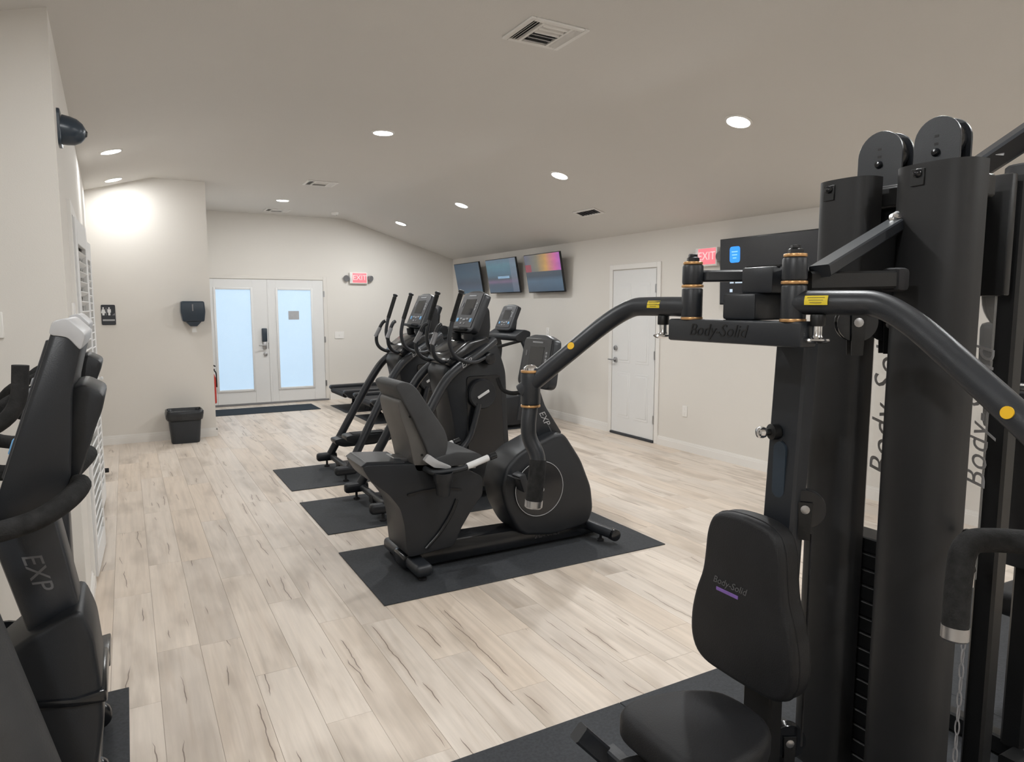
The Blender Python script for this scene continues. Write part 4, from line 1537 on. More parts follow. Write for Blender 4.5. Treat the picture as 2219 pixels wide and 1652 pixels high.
# ------------------------------------------------------------------ treadmill
def treadmill():
    c0, xr = 8.11, 2.86
    T = Thing('treadmill', 'black treadmill nearest the ellipticals, its deck mostly hidden behind them', 'treadmill', (3.8, c0, 0.007), 'three treadmills facing the televisions')
    T.loc = Vector((3.8, c0, 0.0))
    for s in (-1, 1):
        bm = B()
        prism(bm, rounded([(xr, 0.29), (xr + 0.02, 0.33), (4.2, 0.345), (4.2, 0.16), (xr + 0.35, 0.16), (xr + 0.08, 0.21)], 0.02, 3), 'y', c0 + s * 0.40 - 0.055, c0 + s * 0.40 + 0.055, 0.012, 2)
        T.p('side_rail', bm, 'plastic_black')
    bm = B()
    wbox(bm, xr + 0.05, 4.2, c0 - 0.345, c0 + 0.345, 0.245, 0.285, 0.008, 1)
    T.p('running_deck', bm, 'metal_charcoal')
    bm = B()
    wbox(bm, xr + 0.04, 4.21, c0 - 0.26, c0 + 0.26, 0.283, 0.295, 0.004, 1)
    T.p('running_belt', bm, 'rubber_dark')
    bm = B()
    cyl(bm, (xr + 0.05, c0 - 0.345, 0.25), (xr + 0.05, c0 + 0.345, 0.25), 0.04, 18)
    T.p('rear_roller', bm, 'rubber_dark')
    for s in (-1, 1):
        bm = B()
        lathe(bm, (xr + 0.38, c0 + s * 0.38, 0.0), (0, 0, 1), [(0.04, 0), (0.04, 0.02), (0.025, 0.03), (0.025, 0.17)], 16)
        T.p('rear_foot', bm, 'rubber_dark')
    bm = B()
    prism(bm, rounded([(4.05, 0.10), (4.05, 0.34), (4.15, 0.40), (4.45, 0.42), (4.66, 0.34), (4.70, 0.08), (4.4, 0.04), (4.1, 0.04)], 0.06, 3), 'y', c0 - 0.42, c0 + 0.42, 0.03, 2)
    T.p('motor_hood', bm, 'plastic_black')
    for s in (-1, 1):
        bm = B()
        tube(bm, [(4.42, c0 + s * 0.40, 0.10), (4.56, c0 + s * 0.40, 1.02), (4.50, c0 + s * 0.37, 1.16)], 0.03, rect=(0.06, 0.09), fil=0.1)
        T.p('upright', bm, 'metal_charcoal')
        bm = B()
        tube(bm, [(4.50, c0 + s * 0.37, 1.14), (4.30, c0 + s * 0.37, 1.10), (3.98, c0 + s * 0.37, 1.03)], 0.02, 12, 0.1)
        T.p('handrail', bm, 'foam_black')
    bm = B()
    prism(bm, rounded([(4.38, 1.13), (4.36, 1.20), (4.50, 1.28), (4.60, 1.25), (4.58, 1.12)], 0.03, 3), 'y', c0 - 0.41, c0 + 0.41, 0.015, 2)
    T.p('dashboard', bm, 'plastic_black')
    bm = B()
    prism(bm, rounded([(4.47, 1.2), (4.57, 1.2), (4.60, 1.45), (4.52, 1.45)], 0.02, 2), 'y', c0 - 0.06, c0 + 0.06, 0.01, 1)
    T.p('console_post', bm, 'plastic_black')
    tl = math.radians(24)
    u = Vector((math.sin(tl), 0, math.cos(tl)))
    c = Vector((4.46, c0, 1.44))
    rot = Matrix((Vector((0, -1, 0)), u, Vector((0, -1, 0)).cross(u))).transposed()
    bm = B()
    prism(bm, rounded([(-0.22, -0.17), (-0.18, -0.19), (0.18, -0.19), (0.22, -0.17), (0.205, 0.155), (0.08, 0.18), (-0.08, 0.18), (-0.205, 0.155)], 0.03, 3), 'z', -0.06, 0.0, 0.012, 2)
    bmesh.ops.transform(bm, matrix=Matrix.Translation(c) @ rot.to_4x4(), verts=bm.verts)
    con = T.p('console', bm, 'metal_charcoal')
    console_face(T, con, c, (0, -1, 0), u, 0.38, 0.33)
    return T


trd = treadmill()
clone(trd, (3.76, 9.345, 0.007), 'black treadmill in the middle of the row of three')
clone(trd, (3.72, 10.525, 0.007), 'black treadmill nearest the back wall, its long deck pointing at the double door')


# ------------------------------------------------------------------ upright bikes at left
def upright_bike(label, low=False, dx=0.0, c0=1.715):
    T = Thing('upright_bike', label, 'exercise bike', (-0.5 + dx, c0, 0.007), 'two upright bikes at the left edge')
    T.loc = Vector((-0.5, c0, 0.0))
    # console
    bm = B()
    prism(bm, rounded([(-0.119, 1.540), (-0.098, 1.546), (-0.072, 1.515), (-0.078, 1.495), (-0.098, 1.41), (-0.112, 1.225), (-0.176, 1.165), (-0.236, 1.165), (-0.226, 1.22)], 0.015, 3), 'y', c0 - 0.155, c0 + 0.155, 0.012, 2)
    con = T.p('console', bm, 'plastic_black')
    bm = B()
    prism(bm, rounded([(-0.128, 1.520), (-0.121, 1.546), (-0.097, 1.552), (-0.068, 1.520), (-0.078, 1.488), (-0.098, 1.515)], 0.008, 3), 'y', c0 - 0.158, c0 + 0.158, 0.012, 2)
    T.p('console_cap', bm, 'silver_plastic', con, label='silver cap along the console top')
    bm = B()
    prism(bm, rounded([(-0.105, 1.412), (-0.08, 1.420), (-0.043, 1.398), (-0.050, 1.365), (-0.063, 1.332), (-0.098, 1.226), (-0.125, 1.215), (-0.150, 1.225)], 0.012, 3), 'y', c0 - 0.11, c0 + 0.11, 0.012, 2)
    T.p('console_back', bm, 'plastic_black', con)
    f0, f1 = Vector((-0.226, 0, 1.22)), Vector((-0.122, 0, 1.535))
    u = (f1 - f0).normalized()
    cc = (f0 + f1) / 2
    cc.y = c0
    console_face(T, con, cc, (0, -1, 0), u, 0.27, 0.30)
    # mast
    bm = B()
    prism(bm, rounded([(-0.262, 1.13), (-0.20, 1.20), (-0.155, 1.185), (-0.112, 0.915), (-0.205, 0.885)] if not low else [(-0.27, 1.13), (-0.20, 1.20), (-0.165, 1.185), (-0.17, 0.42), (-0.26, 0.42)], 0.012, 2), 'y', c0 - 0.055, c0 + 0.055, 0.012, 2)
    ms = T.p('mast', bm, 'metal_charcoal')
    d = Vector((0.05, 0, -0.205)).normalized()
    T.p('mast_lettering', text_bm('EXP', 0.048, frame((-0.186, c0 - 0.0555, 1.035), d, (-d.z, 0, d.x)), 0.0006, 0.3), 'logo_dim', ms, label='dim grey EXP lettering')
    # body
    bm = B()
    prism(bm, rounded([(-0.113, 0.955), (-0.092, 0.888), (-0.083, 0.777), (-0.083, 0.70), (-0.10, 0.60), (-0.115, 0.35), (-0.16, 0.16), (-0.62, 0.16), (-0.68, 0.35), (-0.58, 0.55), (-0.42, 0.72), (-0.30, 0.84), (-0.22, 0.905)] if not low else [(-0.14, 0.46), (-0.12, 0.38), (-0.13, 0.28), (-0.16, 0.16), (-0.62, 0.16), (-0.66, 0.30), (-0.50, 0.42), (-0.26, 0.47)], 0.02, 3), 'y', c0 - 0.10, c0 + 0.10, 0.03, 3)
    bd = T.p('body_housing', bm, 'plastic_black')
    bm = B()
    prism(bm, rounded([(x_, z_ - (0.38 if low else 0.0)) for x_, z_ in ((-0.36, 0.775), (-0.25, 0.79), (-0.13, 0.768), (-0.076, 0.775), (-0.074, 0.745), (-0.13, 0.75), (-0.25, 0.772), (-0.36, 0.758))], 0.006, 2), 'y', c0 - 0.108, c0 + 0.108, 0.006, 2)
    T.p('trim_band', bm, 'plastic_gloss', bd)
    for s in (-1, 1):
        bm = B()
        lathe(bm, (-0.40, c0 + s * 0.10, 0.36), (0, s, 0), [(0.15, 0), (0.15, 0.012), (0.14, 0.02), (0.001, 0.024)], 32)
        T.p('crank_cover', bm, 'plastic_gloss', bd)
        bm = B()
        ex, ez = -0.40 + s * 0.12, 0.36 - s * 0.11
        tube(bm, [(-0.40, c0 + s * 0.13, 0.36), (ex, c0 + s * 0.145, ez)], 0.012, rect=(0.016, 0.03))
        ca = T.p('crank_arm', bm, 'metal_charcoal')
        bm = B()
        box(bm, (ex, c0 + s * 0.20, ez), (0.10, 0.09, 0.03), 0.01, 2)
        T.p('pedal', bm, 'plastic_black', ca)
    # floor frame
    bm = B()
    tube(bm, [(-1.05, c0, 0.10), (-0.15, c0, 0.10)], 0.04, rect=(0.10, 0.07))
    T.p('floor_rail', bm, 'metal_charcoal')
    for x, half, nm in ((-0.16, 0.18, 'front_stabilizer'), (-1.05, 0.25, 'rear_stabilizer')):
        bm = B()
        box(bm, (x, c0, 0.065), (0.09, half * 2, 0.07), 0.03, 3)
        sb = T.p(nm, bm, 'metal_charcoal')
        for s in (-1, 1):
            bm = B()
            cyl(bm, (x + 0.025, c0 + s * half - 0.025, 0.05), (x + 0.025, c0 + s * half + 0.025, 0.05), 0.045, 20, 0.01)
            w_ = T.p('transport_wheel', bm, 'plastic_gloss', sb)
            bm = B()
            cyl(bm, (x + 0.025, c0 + s * (half + 0.022), 0.05), (x + 0.025, c0 + s * (half + 0.03), 0.05), 0.008, 10)
            T.p('axle_bolt', bm, 'silver_plastic', sb)
    # slanted frame tube on the near side
    ys = c0 - 0.235
    if not low:
        bm = B()
        tube(bm, [(-0.62, ys, 1.30), (-0.47, ys, 1.35), (-0.345, ys, 1.29), (-0.06, ys, 0.10)], 0.055, 20, 0.12, fn=8)
        sf = T.p('side_frame_tube', bm, 'vinyl_grey')
        bm = B()
        tube(bm, [(-0.62, ys, 1.30), (-0.66, c0 - 0.1, 1.22), (-0.60, c0, 1.0), (-0.50, c0, 0.64)], 0.03, 14, 0.1)
        T.p('frame_stay', bm, 'metal_charcoal')
    # handlebars
    for s in (-1, 1):
        bm = B()
        tube(bm, [(-0.13, c0 + s * 0.06, 1.20), (-0.085, c0 + s * 0.16, 1.235), (-0.112, c0 + s * 0.225, 1.212), (-0.17, c0 + s * 0.255, 1.185), (-0.29, c0 + s * 0.27, 1.175), (-0.42, c0 + s * 0.27, 1.26)], 0.019, 14, 0.06)
        hb = T.p('handlebar', bm, 'foam_black')
        bm = B()
        tube(bm, [(-0.34, c0 + s * 0.27, 1.22), (-0.27, c0 + s * 0.30, 1.345), (-0.195, c0 + s * 0.315, 1.372), (-0.162, c0 + s * 0.315, 1.41), (-0.157, c0 + s * 0.315, 1.476)], 0.0125, 12, 0.04)
        T.p('bar_end', bm, 'foam_black', hb)
    # seat
    bm = B()
    tube(bm, [(-0.62, c0, 0.32), (-0.76, c0, 0.86)], 0.03, 14)
    T.p('seat_post', bm, 'chrome')
    bm = B()
    prism(bm, rounded([(-0.92, c0 - 0.13), (-0.90, c0 + 0.13), (-0.80, c0 + 0.12), (-0.66, c0 + 0.045), (-0.58, c0 + 0.035), (-0.58, c0 - 0.035), (-0.66, c0 - 0.045), (-0.80, c0 - 0.12)], 0.04, 3), 'z', 0.85, 0.94, 0.03, 3)
    T.p('saddle', bm, 'vinyl_black')
    return T


upright_bike('front upright exercise bike at lower left edge with large tilted console')
upright_bike('rear upright exercise bike at left, only its console edge and wheel showing', True, -0.03, 2.69)


# ------------------------------------------------------------------ multi gym
def multi_gym():
    G0 = Vector((1.75, 1.28, 0.0))
    T = Thing('multi_gym', 'large black multi gym with press arms, seat and weight towers at right', 'gym machine', (1.75, 1.28, 0.0095))
    T.loc = Vector((1.75, 1.28, 0.0))
    c0 = 1.28
    # base frame
    bm = B()
    tube(bm, [(1.10, c0, 0.04), (2.28, c0, 0.04)], 0.03, rect=(0.076, 0.056))
    tube(bm, [(2.00, 0.88, 0.04), (2.00, 1.62, 0.04)], 0.03, rect=(0.076, 0.056))
    tube(bm, [(1.16, 1.02, 0.035), (1.16, 1.54, 0.035)], 0.03, rect=(0.066, 0.05))
    T.p('base_frame', bm, 'metal_black')
    bm = B()
    tube(bm, [(1.24, c0 - 0.02, 0.06), (1.24, c0 - 0.02, 0.44)], 0.03, rect=(0.06, 0.06))
    T.p('seat_post', bm, 'metal_black')
    bm = B()
    prism(bm, rounded([(1.075, 1.10), (1.075, 1.36), (1.15, 1.395), (1.30, 1.37), (1.40, 1.31), (1.415, 1.22), (1.40, 1.12), (1.30, 1.06), (1.15, 1.05)], 0.05, 4), 'z', 0.425, 0.51, 0.035, 4)
    T.p('seat', bm, 'vinyl_black')
    bm = B()
    tube(bm, [(1.15, c0, 0.38), (1.02, c0, 0.40), (0.985, c0 + 0.01, 0.30), (0.97, c0 + 0.01, 0.12)], 0.03, fil=0.05, rect=(0.05, 0.05))
    T.p('leg_developer', bm, 'metal_black')
    bm = B()
    tube(bm, [(1.10, 1.42, 0.33), (1.02, 1.45, 0.415)], 0.03, rect=(0.05, 0.05))
    tube(bm, [(1.10, 1.42, 0.35), (1.12, c0, 0.33)], 0.02, rect=(0.04, 0.04))
    T.p('roller_arm', bm, 'metal_charcoal')
    for s in (-1, 1):
        bm = B()
        cyl(bm, (0.965, c0 + s * 0.04, 0.13), (0.965, c0 + s * 0.20, 0.13), 0.045, 18, 0.012)
        T.p('foam_roller', bm, 'foam_black')
    # back pad
    pc = 1.283
    half = [(0.0, 1.003), (0.07, 0.998), (0.112, 0.98), (0.132, 0.93), (0.138, 0.85), (0.145, 0.80), (0.168, 0.745), (0.185, 0.67), (0.186, 0.60), (0.165, 0.55), (0.12, 0.527), (0.0, 0.523)]
    out = [(pc + a, z) for a, z in half] + [(pc - a, z) for a, z in half[-2:0:-1]]
    bm = B()
    prism(bm, rounded(out, 0.03, 3), 'x', 1.435, 1.515, 0.028, 4)
    pad = T.p('back_pad', bm, 'vinyl_black')
    bm = B()
    n = len(out)
    loop = [(1.4605, y, z) for y, z in rounded([(pc + (y - pc) * 1.0, z) for y, z in out], 0.03, 3)]
    tube(bm, loop + [loop[0]], 0.0022, 5)
    T.p('piping', bm, 'vinyl_black', pad)
    T.p('pad_lettering', text_bm('Body-Solid', 0.028, frame((1.4342, 1.318, 0.795), (0, -1, 0), (0, 0, 1)), 0.0005, 0.3), 'logo_dim', pad, label='small silver script lettering')
    bm = B()
    wbox(bm, 1.4335, 1.4355, 1.285, 1.365, 0.766, 0.776, 0.0005, 1)
    T.p('pad_tag', bm, 'purple_tag', pad, label='purple strip under the lettering')
    bm = B()
    tube(bm, [(1.545, c0, 0.07), (1.545, c0, 0.92)], 0.03, rect=(0.10, 0.055))
    T.p('pad_upright', bm, 'metal_black')
    # press lever
    bm = B()
    tube(bm, [(1.56, 1.262, 0.55), (1.575, 1.262, 0.95), (1.605, 1.262, 1.515)], 0.03, rect=(0.10, 0.055))
    lv = T.p('press_lever', bm, 'metal_charcoal')
    bm = B()
    prism(bm, rounded([(1.245, 1.055), (1.265, 1.04), (1.285, 1.055), (1.285, 1.19), (1.265, 1.205), (1.245, 1.19)], 0.01, 3), 'x', 1.5525, 1.56)
    T.p('slot', bm, 'navy_plastic', lv)
    bm = B()
    lathe(bm, (1.562, 1.283, 1.226), (-1, 0.25, 0), [(0.022, 0), (0.022, 0.02), (0.010, 0.024), (0.010, 0.035)], 18)
    T.p('pin_collar', bm, 'metal_black', lv)
    bm = B()
    lathe(bm, (1.53, 1.291, 1.226), (-1, 0.25, 0), [(0.008, 0), (0.015, 0.008), (0.017, 0.016), (0.015, 0.026), (0.006, 0.03)], 18)
    T.p('pull_pin', bm, 'chrome', lv)
    # crossbar
    bm = B()
    wbox(bm, 1.375, 1.435, 1.075, 1.528, 1.474, 1.536, 0.007, 2)
    wbox(bm, 1.43, 1.60, 1.215, 1.315, 1.478, 1.53, 0.006, 1)
    cb = T.p('crossbar', bm, 'metal_charcoal')
    T.p('crossbar_lettering', text_bm('Body-Solid', 0.047, frame((1.3742, 1.338, 1.506), (0, -1, 0), (0, 0, 1)), 0.0006, 0.3), 'logo_black', cb, label='black script lettering')
    bm = B()
    wbox(bm, 1.40, 1.52, 1.235, 1.345, 1.536, 1.605, 0.008, 2)
    wbox(bm, 1.42, 1.56, 1.20, 1.30, 1.605, 1.672, 0.006, 2)
    T.p('stop_block', bm, 'metal_charcoal')
    bm = B()
    for k in range(4):
        wbox(bm, 1.44 + k * 0.03, 1.452 + k * 0.03, 1.195, 1.302, 1.671, 1.676)
    T.p('range_notches', bm, 'metal_black')
    # pivots
    PV = ((1.118, -1), (1.458, 1))
    for y, s in PV:
        bm = B()
        cyl(bm, (1.40, y, 1.538), (1.40, y, 1.622), 0.029, 22, 0.004)
        T.p('pivot_sleeve', bm, 'metal_charcoal')
        bm = B()
        cyl(bm, (1.40, y, 1.632), (1.40, y, 1.688), 0.029, 22, 0.006)
        bx = 1.52
        T.p('pivot_cap', bm, 'metal_charcoal')
        for z in (1.534, 1.624, 1.688):
            bm = B()
            cyl(bm, (1.40, y, z), (1.40, y, z + 0.008), 0.0305 if z < 1.68 else 0.027, 22, 0.002)
            T.p('bronze_bushing', bm, 'bronze', label='bronze coloured bushing ring')
        bm = B()
        lathe(bm, (1.40, y, 1.696), (0, 0, 1), [(0.018, 0), (0.018, 0.01), (0.012, 0.014), (0.012, 0.02), (0.002, 0.021)], 6)
        T.p('pivot_bolt', bm, 'metal_black')
        bm = B()
        prism(bm, rounded([(1.42, y + s * 0.012), (1.60, c0 + s * 0.05), (1.60, c0 - s * 0.01), (1.42, y - s * 0.03)], 0.01, 2), 'z', 1.640, 1.672, 0.005, 1)
        T.p('link_plate', bm, 'metal_charcoal')
    # left press arm (far side)
    aL = [(1.40, 1.458, 1.570), (1.397, 1.60, 1.572), (1.385, 1.74, 1.570), (1.15, 1.985, 1.285)]
    bm = B()
    tube(bm, aL, 0.0285, 18, 0.15, fn=10)
    al = T.p('press_arm', bm, 'metal_charcoal')
    # right press arm (near side)
    aR = [(1.40, 1.118, 1.580), (1.43, 1.02, 1.580), (1.485, 0.925, 1.578), (1.395, 0.50, 1.27)]
    bm = B()
    tube(bm, aR, 0.0285, 18, 0.15, fn=10)
    ar = T.p('press_arm', bm, 'metal_charcoal')
    # handle sleeves, grips, end caps
    eL = Vector((1.172, 1.965, 0))
    bm = B()
    cyl(bm, (eL.x, eL.y, 1.245), (eL.x, eL.y, 1.352), 0.033, 20, 0.004)
    sl = T.p('handle_sleeve', bm, 'metal_charcoal')
    for z in (1.236, 1.352):
        bm = B()
        cyl(bm, (eL.x, eL.y, z), (eL.x, eL.y, z + 0.008), 0.0335, 20, 0.002)
        T.p('bronze_bushing', bm, 'bronze', sl, label='bronze coloured bushing ring')
    bm = B()
    lathe(bm, (eL.x, eL.y, 1.36), (0, 0, 1), [(0.024, 0), (0.024, 0.008), (0.014, 0.016), (0.002, 0.018)], 12)
    T.p('sleeve_bolt', bm, 'chrome', sl)
    gL = [(1.172, 1.965, 1.24), (1.158, 1.957, 1.18), (1.160, 1.955, 1.13), (1.182, 1.93, 1.075), (1.175, 1.925, 1.02), (1.160, 1.925, 0.905)]
    bm = B()
    tube(bm, gL, 0.026, 16, 0.03)
    hl = T.p('handle', bm, 'metal_charcoal')
    bm = B()
    tube(bm, [(1.181, 1.93, 1.06), (1.175, 1.925, 1.02), (1.162, 1.925, 0.925)], 0.029, 16, 0.02)
    T.p('grip', bm, 'foam_black', hl)
    bm = B()
    d = Vector((-0.11, 0, -1)).normalized()
    lathe(bm, (1.1625, 1.925, 0.926), d, [(0.030, 0), (0.030, 0.022), (0.026, 0.026), (0.001, 0.026)], 20)
    T.p('grip_cap', bm, 'steel_brushed', hl, label='silver end cap')
    eR = Vector((1.41, 0.53, 0))
    bm = B()
    cyl(bm, (eR.x, eR.y, 1.22), (eR.x, eR.y, 1.345), 0.033, 20, 0.004)
    sl = T.p('handle_sleeve', bm, 'metal_charcoal')
    for z in (1.212, 1.345):
        bm = B()
        cyl(bm, (eR.x, eR.y, z), (eR.x, eR.y, z + 0.008), 0.0335, 20, 0.002)
        T.p('bronze_bushing', bm, 'bronze', sl, label='bronze coloured bushing ring')
    gR = [(1.41, 0.53, 1.22), (1.42, 0.54, 1.125), (1.52, 0.61, 1.118), (1.462, 0.672, 1.118), (1.40, 0.702, 1.118), (1.388, 0.700, 1.03), (1.378, 0.694, 0.925)]
    bm = B()
    tube(bm, gR, 0.0205, 16, 0.055, fn=7)
    hr = T.p('handle', bm, 'metal_charcoal')
    bm = B()
    tube(bm, [(1.50, 0.632, 1.118), (1.462, 0.672, 1.118), (1.40, 0.702, 1.118), (1.388, 0.700, 1.03), (1.379, 0.695, 0.95)], 0.0235, 16, 0.055, fn=7)
    T.p('grip', bm, 'foam_black', hr)
    bm = B()
    lathe(bm, (1.3795, 0.695, 0.952), (-0.09, -0.05, -1), [(0.0245, 0), (0.0245, 0.024), (0.021, 0.028), (0.001, 0.028)], 20)
    T.p('grip_cap', bm, 'steel_brushed', hr, label='silver end cap')
    # stickers and pop pins on the arms
    def outward(p, nrm, r):
        return Vector(p) + Vector(nrm) * r
    for nm, arm, p, d, nr, wd, ht in (
            ('warning_sticker', al, (1.397, 1.588, 1.575), (0.02, -0.98, 0), (-1, -0.05, 0.25), 0.052, 0.022),
            ('warning_sticker', ar, (1.413, 1.055, 1.592), (0.30, -0.95, 0), (-0.95, -0.30, 0.2), 0.052, 0.022)):
        n_ = Vector(nr).normalized()
        r_ = Vector(d).normalized()
        r_ = (r_ - n_ * r_.dot(n_)).normalized()
        up = n_.cross(r_)
        # bend the label round the tube
        t = bmesh.new()
        N_, rows = 7, []
        for i in range(N_):
            a = (i / (N_ - 1) - 0.5) * ht / 0.0285
            off = n_ * (math.cos(a) * 0.0291) + up * (math.sin(a) * 0.0291)
            base = Vector((p[0], p[1], 1.571 if s == 1 and arm is al else 1.580))
            if arm is al:
                base.z = 1.571
            rows.append([t.verts.new(base + off + r_ * (-wd / 2)), t.verts.new(base + off + r_ * (wd / 2)), t.verts.new(base + off * 0.95 + r_ * (wd / 2)), t.verts.new(base + off * 0.95 + r_ * (-wd / 2))])
        for a_, b_ in zip(rows, rows[1:]):
            for k in range(4):
                t.faces.new((a_[k], a_[(k + 1) % 4], b_[(k + 1) % 4], b_[k]))
        t.faces.new(rows[0])
        t.faces.new(rows[-1][::-1])
        bmesh.ops.recalc_face_normals(t, faces=t.faces)
        T.p(nm, t, 'sticker_yellow', arm, label='yellow warning sticker')
        bm = B()
        for k in range(3):
            q = Vector((p[0], p[1], 1.571 if arm is al else 1.580)) + n_ * 0.0292 + up * (0.006 - k * 0.006)
            rot = Matrix((r_, up, n_)).transposed()
            box(bm, q, (wd * (0.75 - 0.12 * k), 0.0016, 0.0006), rot=rot)
        T.p('sticker_print', bm, 'sticker_print', arm)
    for arm, p in ((al, (1.274, 1.856, 1.436)), (ar, (1.424, 0.640, 1.373))):
        v = -(Vector(p) - Vector((0, 0, CAM_H)))
        # face of the tube towards the room's middle
        ax = (Vector(aL[-1]) - Vector(aL[-2])) if arm is al else (Vector(aR[-1]) - Vector(aR[-2]))
        ax.normalize()
        base = Vector((-1, -0.4, 0.25)) if arm is al else Vector((-1, 0.1, 0.2))
        n_ = (base - ax * base.dot(ax)).normalized()
        bm = B()
        lathe(bm, Vector(p) + n_ * 0.0265, n_, [(0.012, 0), (0.012, 0.003), (0.001, 0.0032)], 20)
        T.p('marker_dot', bm, 'dot_yellow', arm, label='round yellow marker')
    for arm, p in ((al, (1.397, 1.572, 1.545)), (ar, (1.412, 1.058, 1.553))):
        bm = B()
        cyl(bm, p, (p[0], p[1], p[2] - 0.028), 0.017, 16, 0.003)
        T.p('pin_barrel', bm, 'metal_black', arm)
        bm = B()
        lathe(bm, (p[0], p[1], p[2] - 0.026), (0, 0, -1), [(0.011, 0), (0.011, 0.022), (0.014, 0.028), (0.028, 0.031), (0.030, 0.035), (0.022, 0.041), (0.001, 0.043)], 24)
        T.p('pop_pin', bm, 'chrome', arm)
    # slanted brace up to the tower, lower rail with rubber bumper
    bm = B()
    tube(bm, [(1.46, 1.095, 1.655), (1.88, 1.172, 1.80)], 0.02, rect=(0.052, 0.03))
    br = T.p('slanted_brace', bm, 'metal_charcoal')
    bm = B()
    prism(bm, [(1.50, 1.66), (1.86, 1.785), (1.90, 1.70), (1.90, 1.60), (1.52, 1.62)], 'y', 1.165, 1.185, 0.003, 1)
    T.p('brace_plate', bm, 'metal_black', br)
    bm = B()
    lathe(bm, (1.872, 1.168, 1.81), (-0.5, -0.5, 0.6), [(0.022, 0), (0.022, 0.006), (0.014, 0.008), (0.014, 0.018), (0.004, 0.02)], 16)
    T.p('brace_bolt', bm, 'chrome', br)
    bm = B()
    tube(bm, [(1.44, 1.12, 1.632), (1.72, 1.085, 1.64)], 0.02, rect=(0.045, 0.045))
    lr = T.p('lower_rail', bm, 'metal_black')
    bm = B()
    box(bm, (1.742, 1.083, 1.64), (0.05, 0.055, 0.06), 0.012, 2)
    T.p('rail_bumper', bm, 'rubber_dark', lr)

    # weight towers: curved sheet covers
    def cover(y0, y1, xf, xb, z1, nm='tower_cover'):
        t = bmesh.new()
        N_ = 18
        yc_, hw = (y0 + y1) / 2, (y1 - y0) / 2
        pts = []
        for k in range(N_ + 1):
            a = math.pi * k / N_
            ca, sa = math.cos(a), math.sin(a)
            # squarish arc
            px = abs(sa) ** 0.55
            pts.append((xb - (xb - xf) * px, yc_ + hw * math.copysign(abs(ca) ** 0.75, ca)))
        inner = [(xb - (xb - x) * 0.93, yc_ + (y - yc_) * 0.96) for x, y in pts]
        prism(t, pts + inner[::-1], 'z', 0.08, z1, 0.0, 1)
        return t
    cl = T.p('tower_cover', cover(1.266, 1.442, 1.87, 1.950, 1.948), 'shroud_black', angle=50)
    cr = T.p('tower_cover', cover(0.980, 1.192, 1.855, 1.950, 1.948), 'shroud_black', angle=50)
    for cv, (x, y, z) in ((cl, (1.868, 1.382, 1.92)), (cr, (1.853, 1.107, 1.922))):
        bm = B()
        wbox(bm, x - 0.002, x + 0.003, y - 0.018, y + 0.018, z - 0.032, z + 0.012, 0.001, 1)
        T.p('bolt_tab', bm, 'metal_black', cv)
        bm = B()
        lathe(bm, (x - 0.001, y, z), (-1, -0.2, 0), [(0.011, 0), (0.011, 0.006), (0.007, 0.01), (0.001, 0.011)], 12)
        T.p('cover_bolt', bm, 'plastic_gloss', cv)
    # rounded pulley plates on top
    for (y0, y1, zt) in ((1.272, 1.415, 2.104), (1.108, 1.238, 2.109)):
        yc_, hw = (y0 + y1) / 2, (y1 - y0) / 2
        pts = [(yc_ - hw, 1.88), (yc_ + hw, 1.88)] + [(yc_ + hw * math.cos(a), zt - hw + hw * math.sin(a)) for a in [math.pi * k / 16 for k in range(17)]]
        for xo in (2.045, 2.100):
            bm = B()
            prism(bm, pts, 'x', xo, xo + 0.008, 0.001, 1)
            pl = T.p('pulley_plate', bm, 'metal_charcoal')
            bm = B()
            for zz in (zt - 0.058, zt - 0.08):
                wbox(bm, xo - 0.0006, xo + 0.002, yc_ - 0.006, yc_ + 0.006, zz, zz + 0.007)
            T.p('bolt_slot', bm, 'logo_black', pl)
        bm = B()
        cyl(bm, (2.055, yc_, zt - hw), (2.098, yc_, zt - hw), hw * 0.88, 26, 0.006)
        T.p('top_pulley', bm, 'plastic_gloss')
        bm = B()
        lathe(bm, (2.046, yc_, zt - 0.10), (-1, 0, 0), [(0.012, 0), (0.012, 0.004), (0.008, 0.012), (0.001, 0.013)], 12)
        T.p('pulley_bolt', bm, 'plastic_gloss')
    # top beam and frame behind the covers
    bm = B()
    wbox(bm, 1.97, 2.03, 1.00, 1.44, 1.86, 1.92, 0.006, 1)
    wbox(bm, 2.03, 2.12, 1.09, 1.43, 1.84, 1.90, 0.006, 1)
    T.p('top_beam', bm, 'metal_black')
    bm = B()
    prism(bm, rounded([(1.17, 1.93), (1.335, 1.93), (1.335, 1.62), (1.30, 1.55), (1.205, 1.55), (1.17, 1.65)], 0.015, 2), 'x', 2.00, 2.035, 0.004, 1)
    T.p('gusset_plate', bm, 'metal_black')
    bm = B()
    wbox(bm, 2.10, 2.13, 0.995, 1.12, 1.60, 1.93, 0.006, 2)
    T.p('upper_panel', bm, 'metal_black')
    for (x, y) in ((2.19, 1.020), (2.19, 1.53)):
        bm = B()
        tube(bm, [(x, y, 0.05), (x, y, 1.93)], 0.03, rect=(0.06, 0.06))
        T.p('rear_upright', bm, 'metal_black')
    # weight stacks with chrome guide rods
    for yc_ in (1.345, 1.085):
        for ry in ((1.318, 1.40) if yc_ > 1.2 else (1.07, 1.157)):
            bm = B()
            cyl(bm, (2.02, ry, 0.07), (2.02, ry, 1.88), 0.007, 12)
            T.p('guide_rod', bm, 'chrome')
        ntop = 15 if yc_ > 1.2 else 14
        for k in range(ntop):
            bm = B()
            wbox(bm, 1.972, 2.070 if yc_ > 1.2 else 2.02, yc_ - 0.115 if yc_ > 1.2 else 1.045, yc_ + 0.105, 0.09 + k * 0.0515, 0.137 + k * 0.0515, 0.004, 1)
            T.p('weight_plate', bm, 'metal_black')
        bm = B()
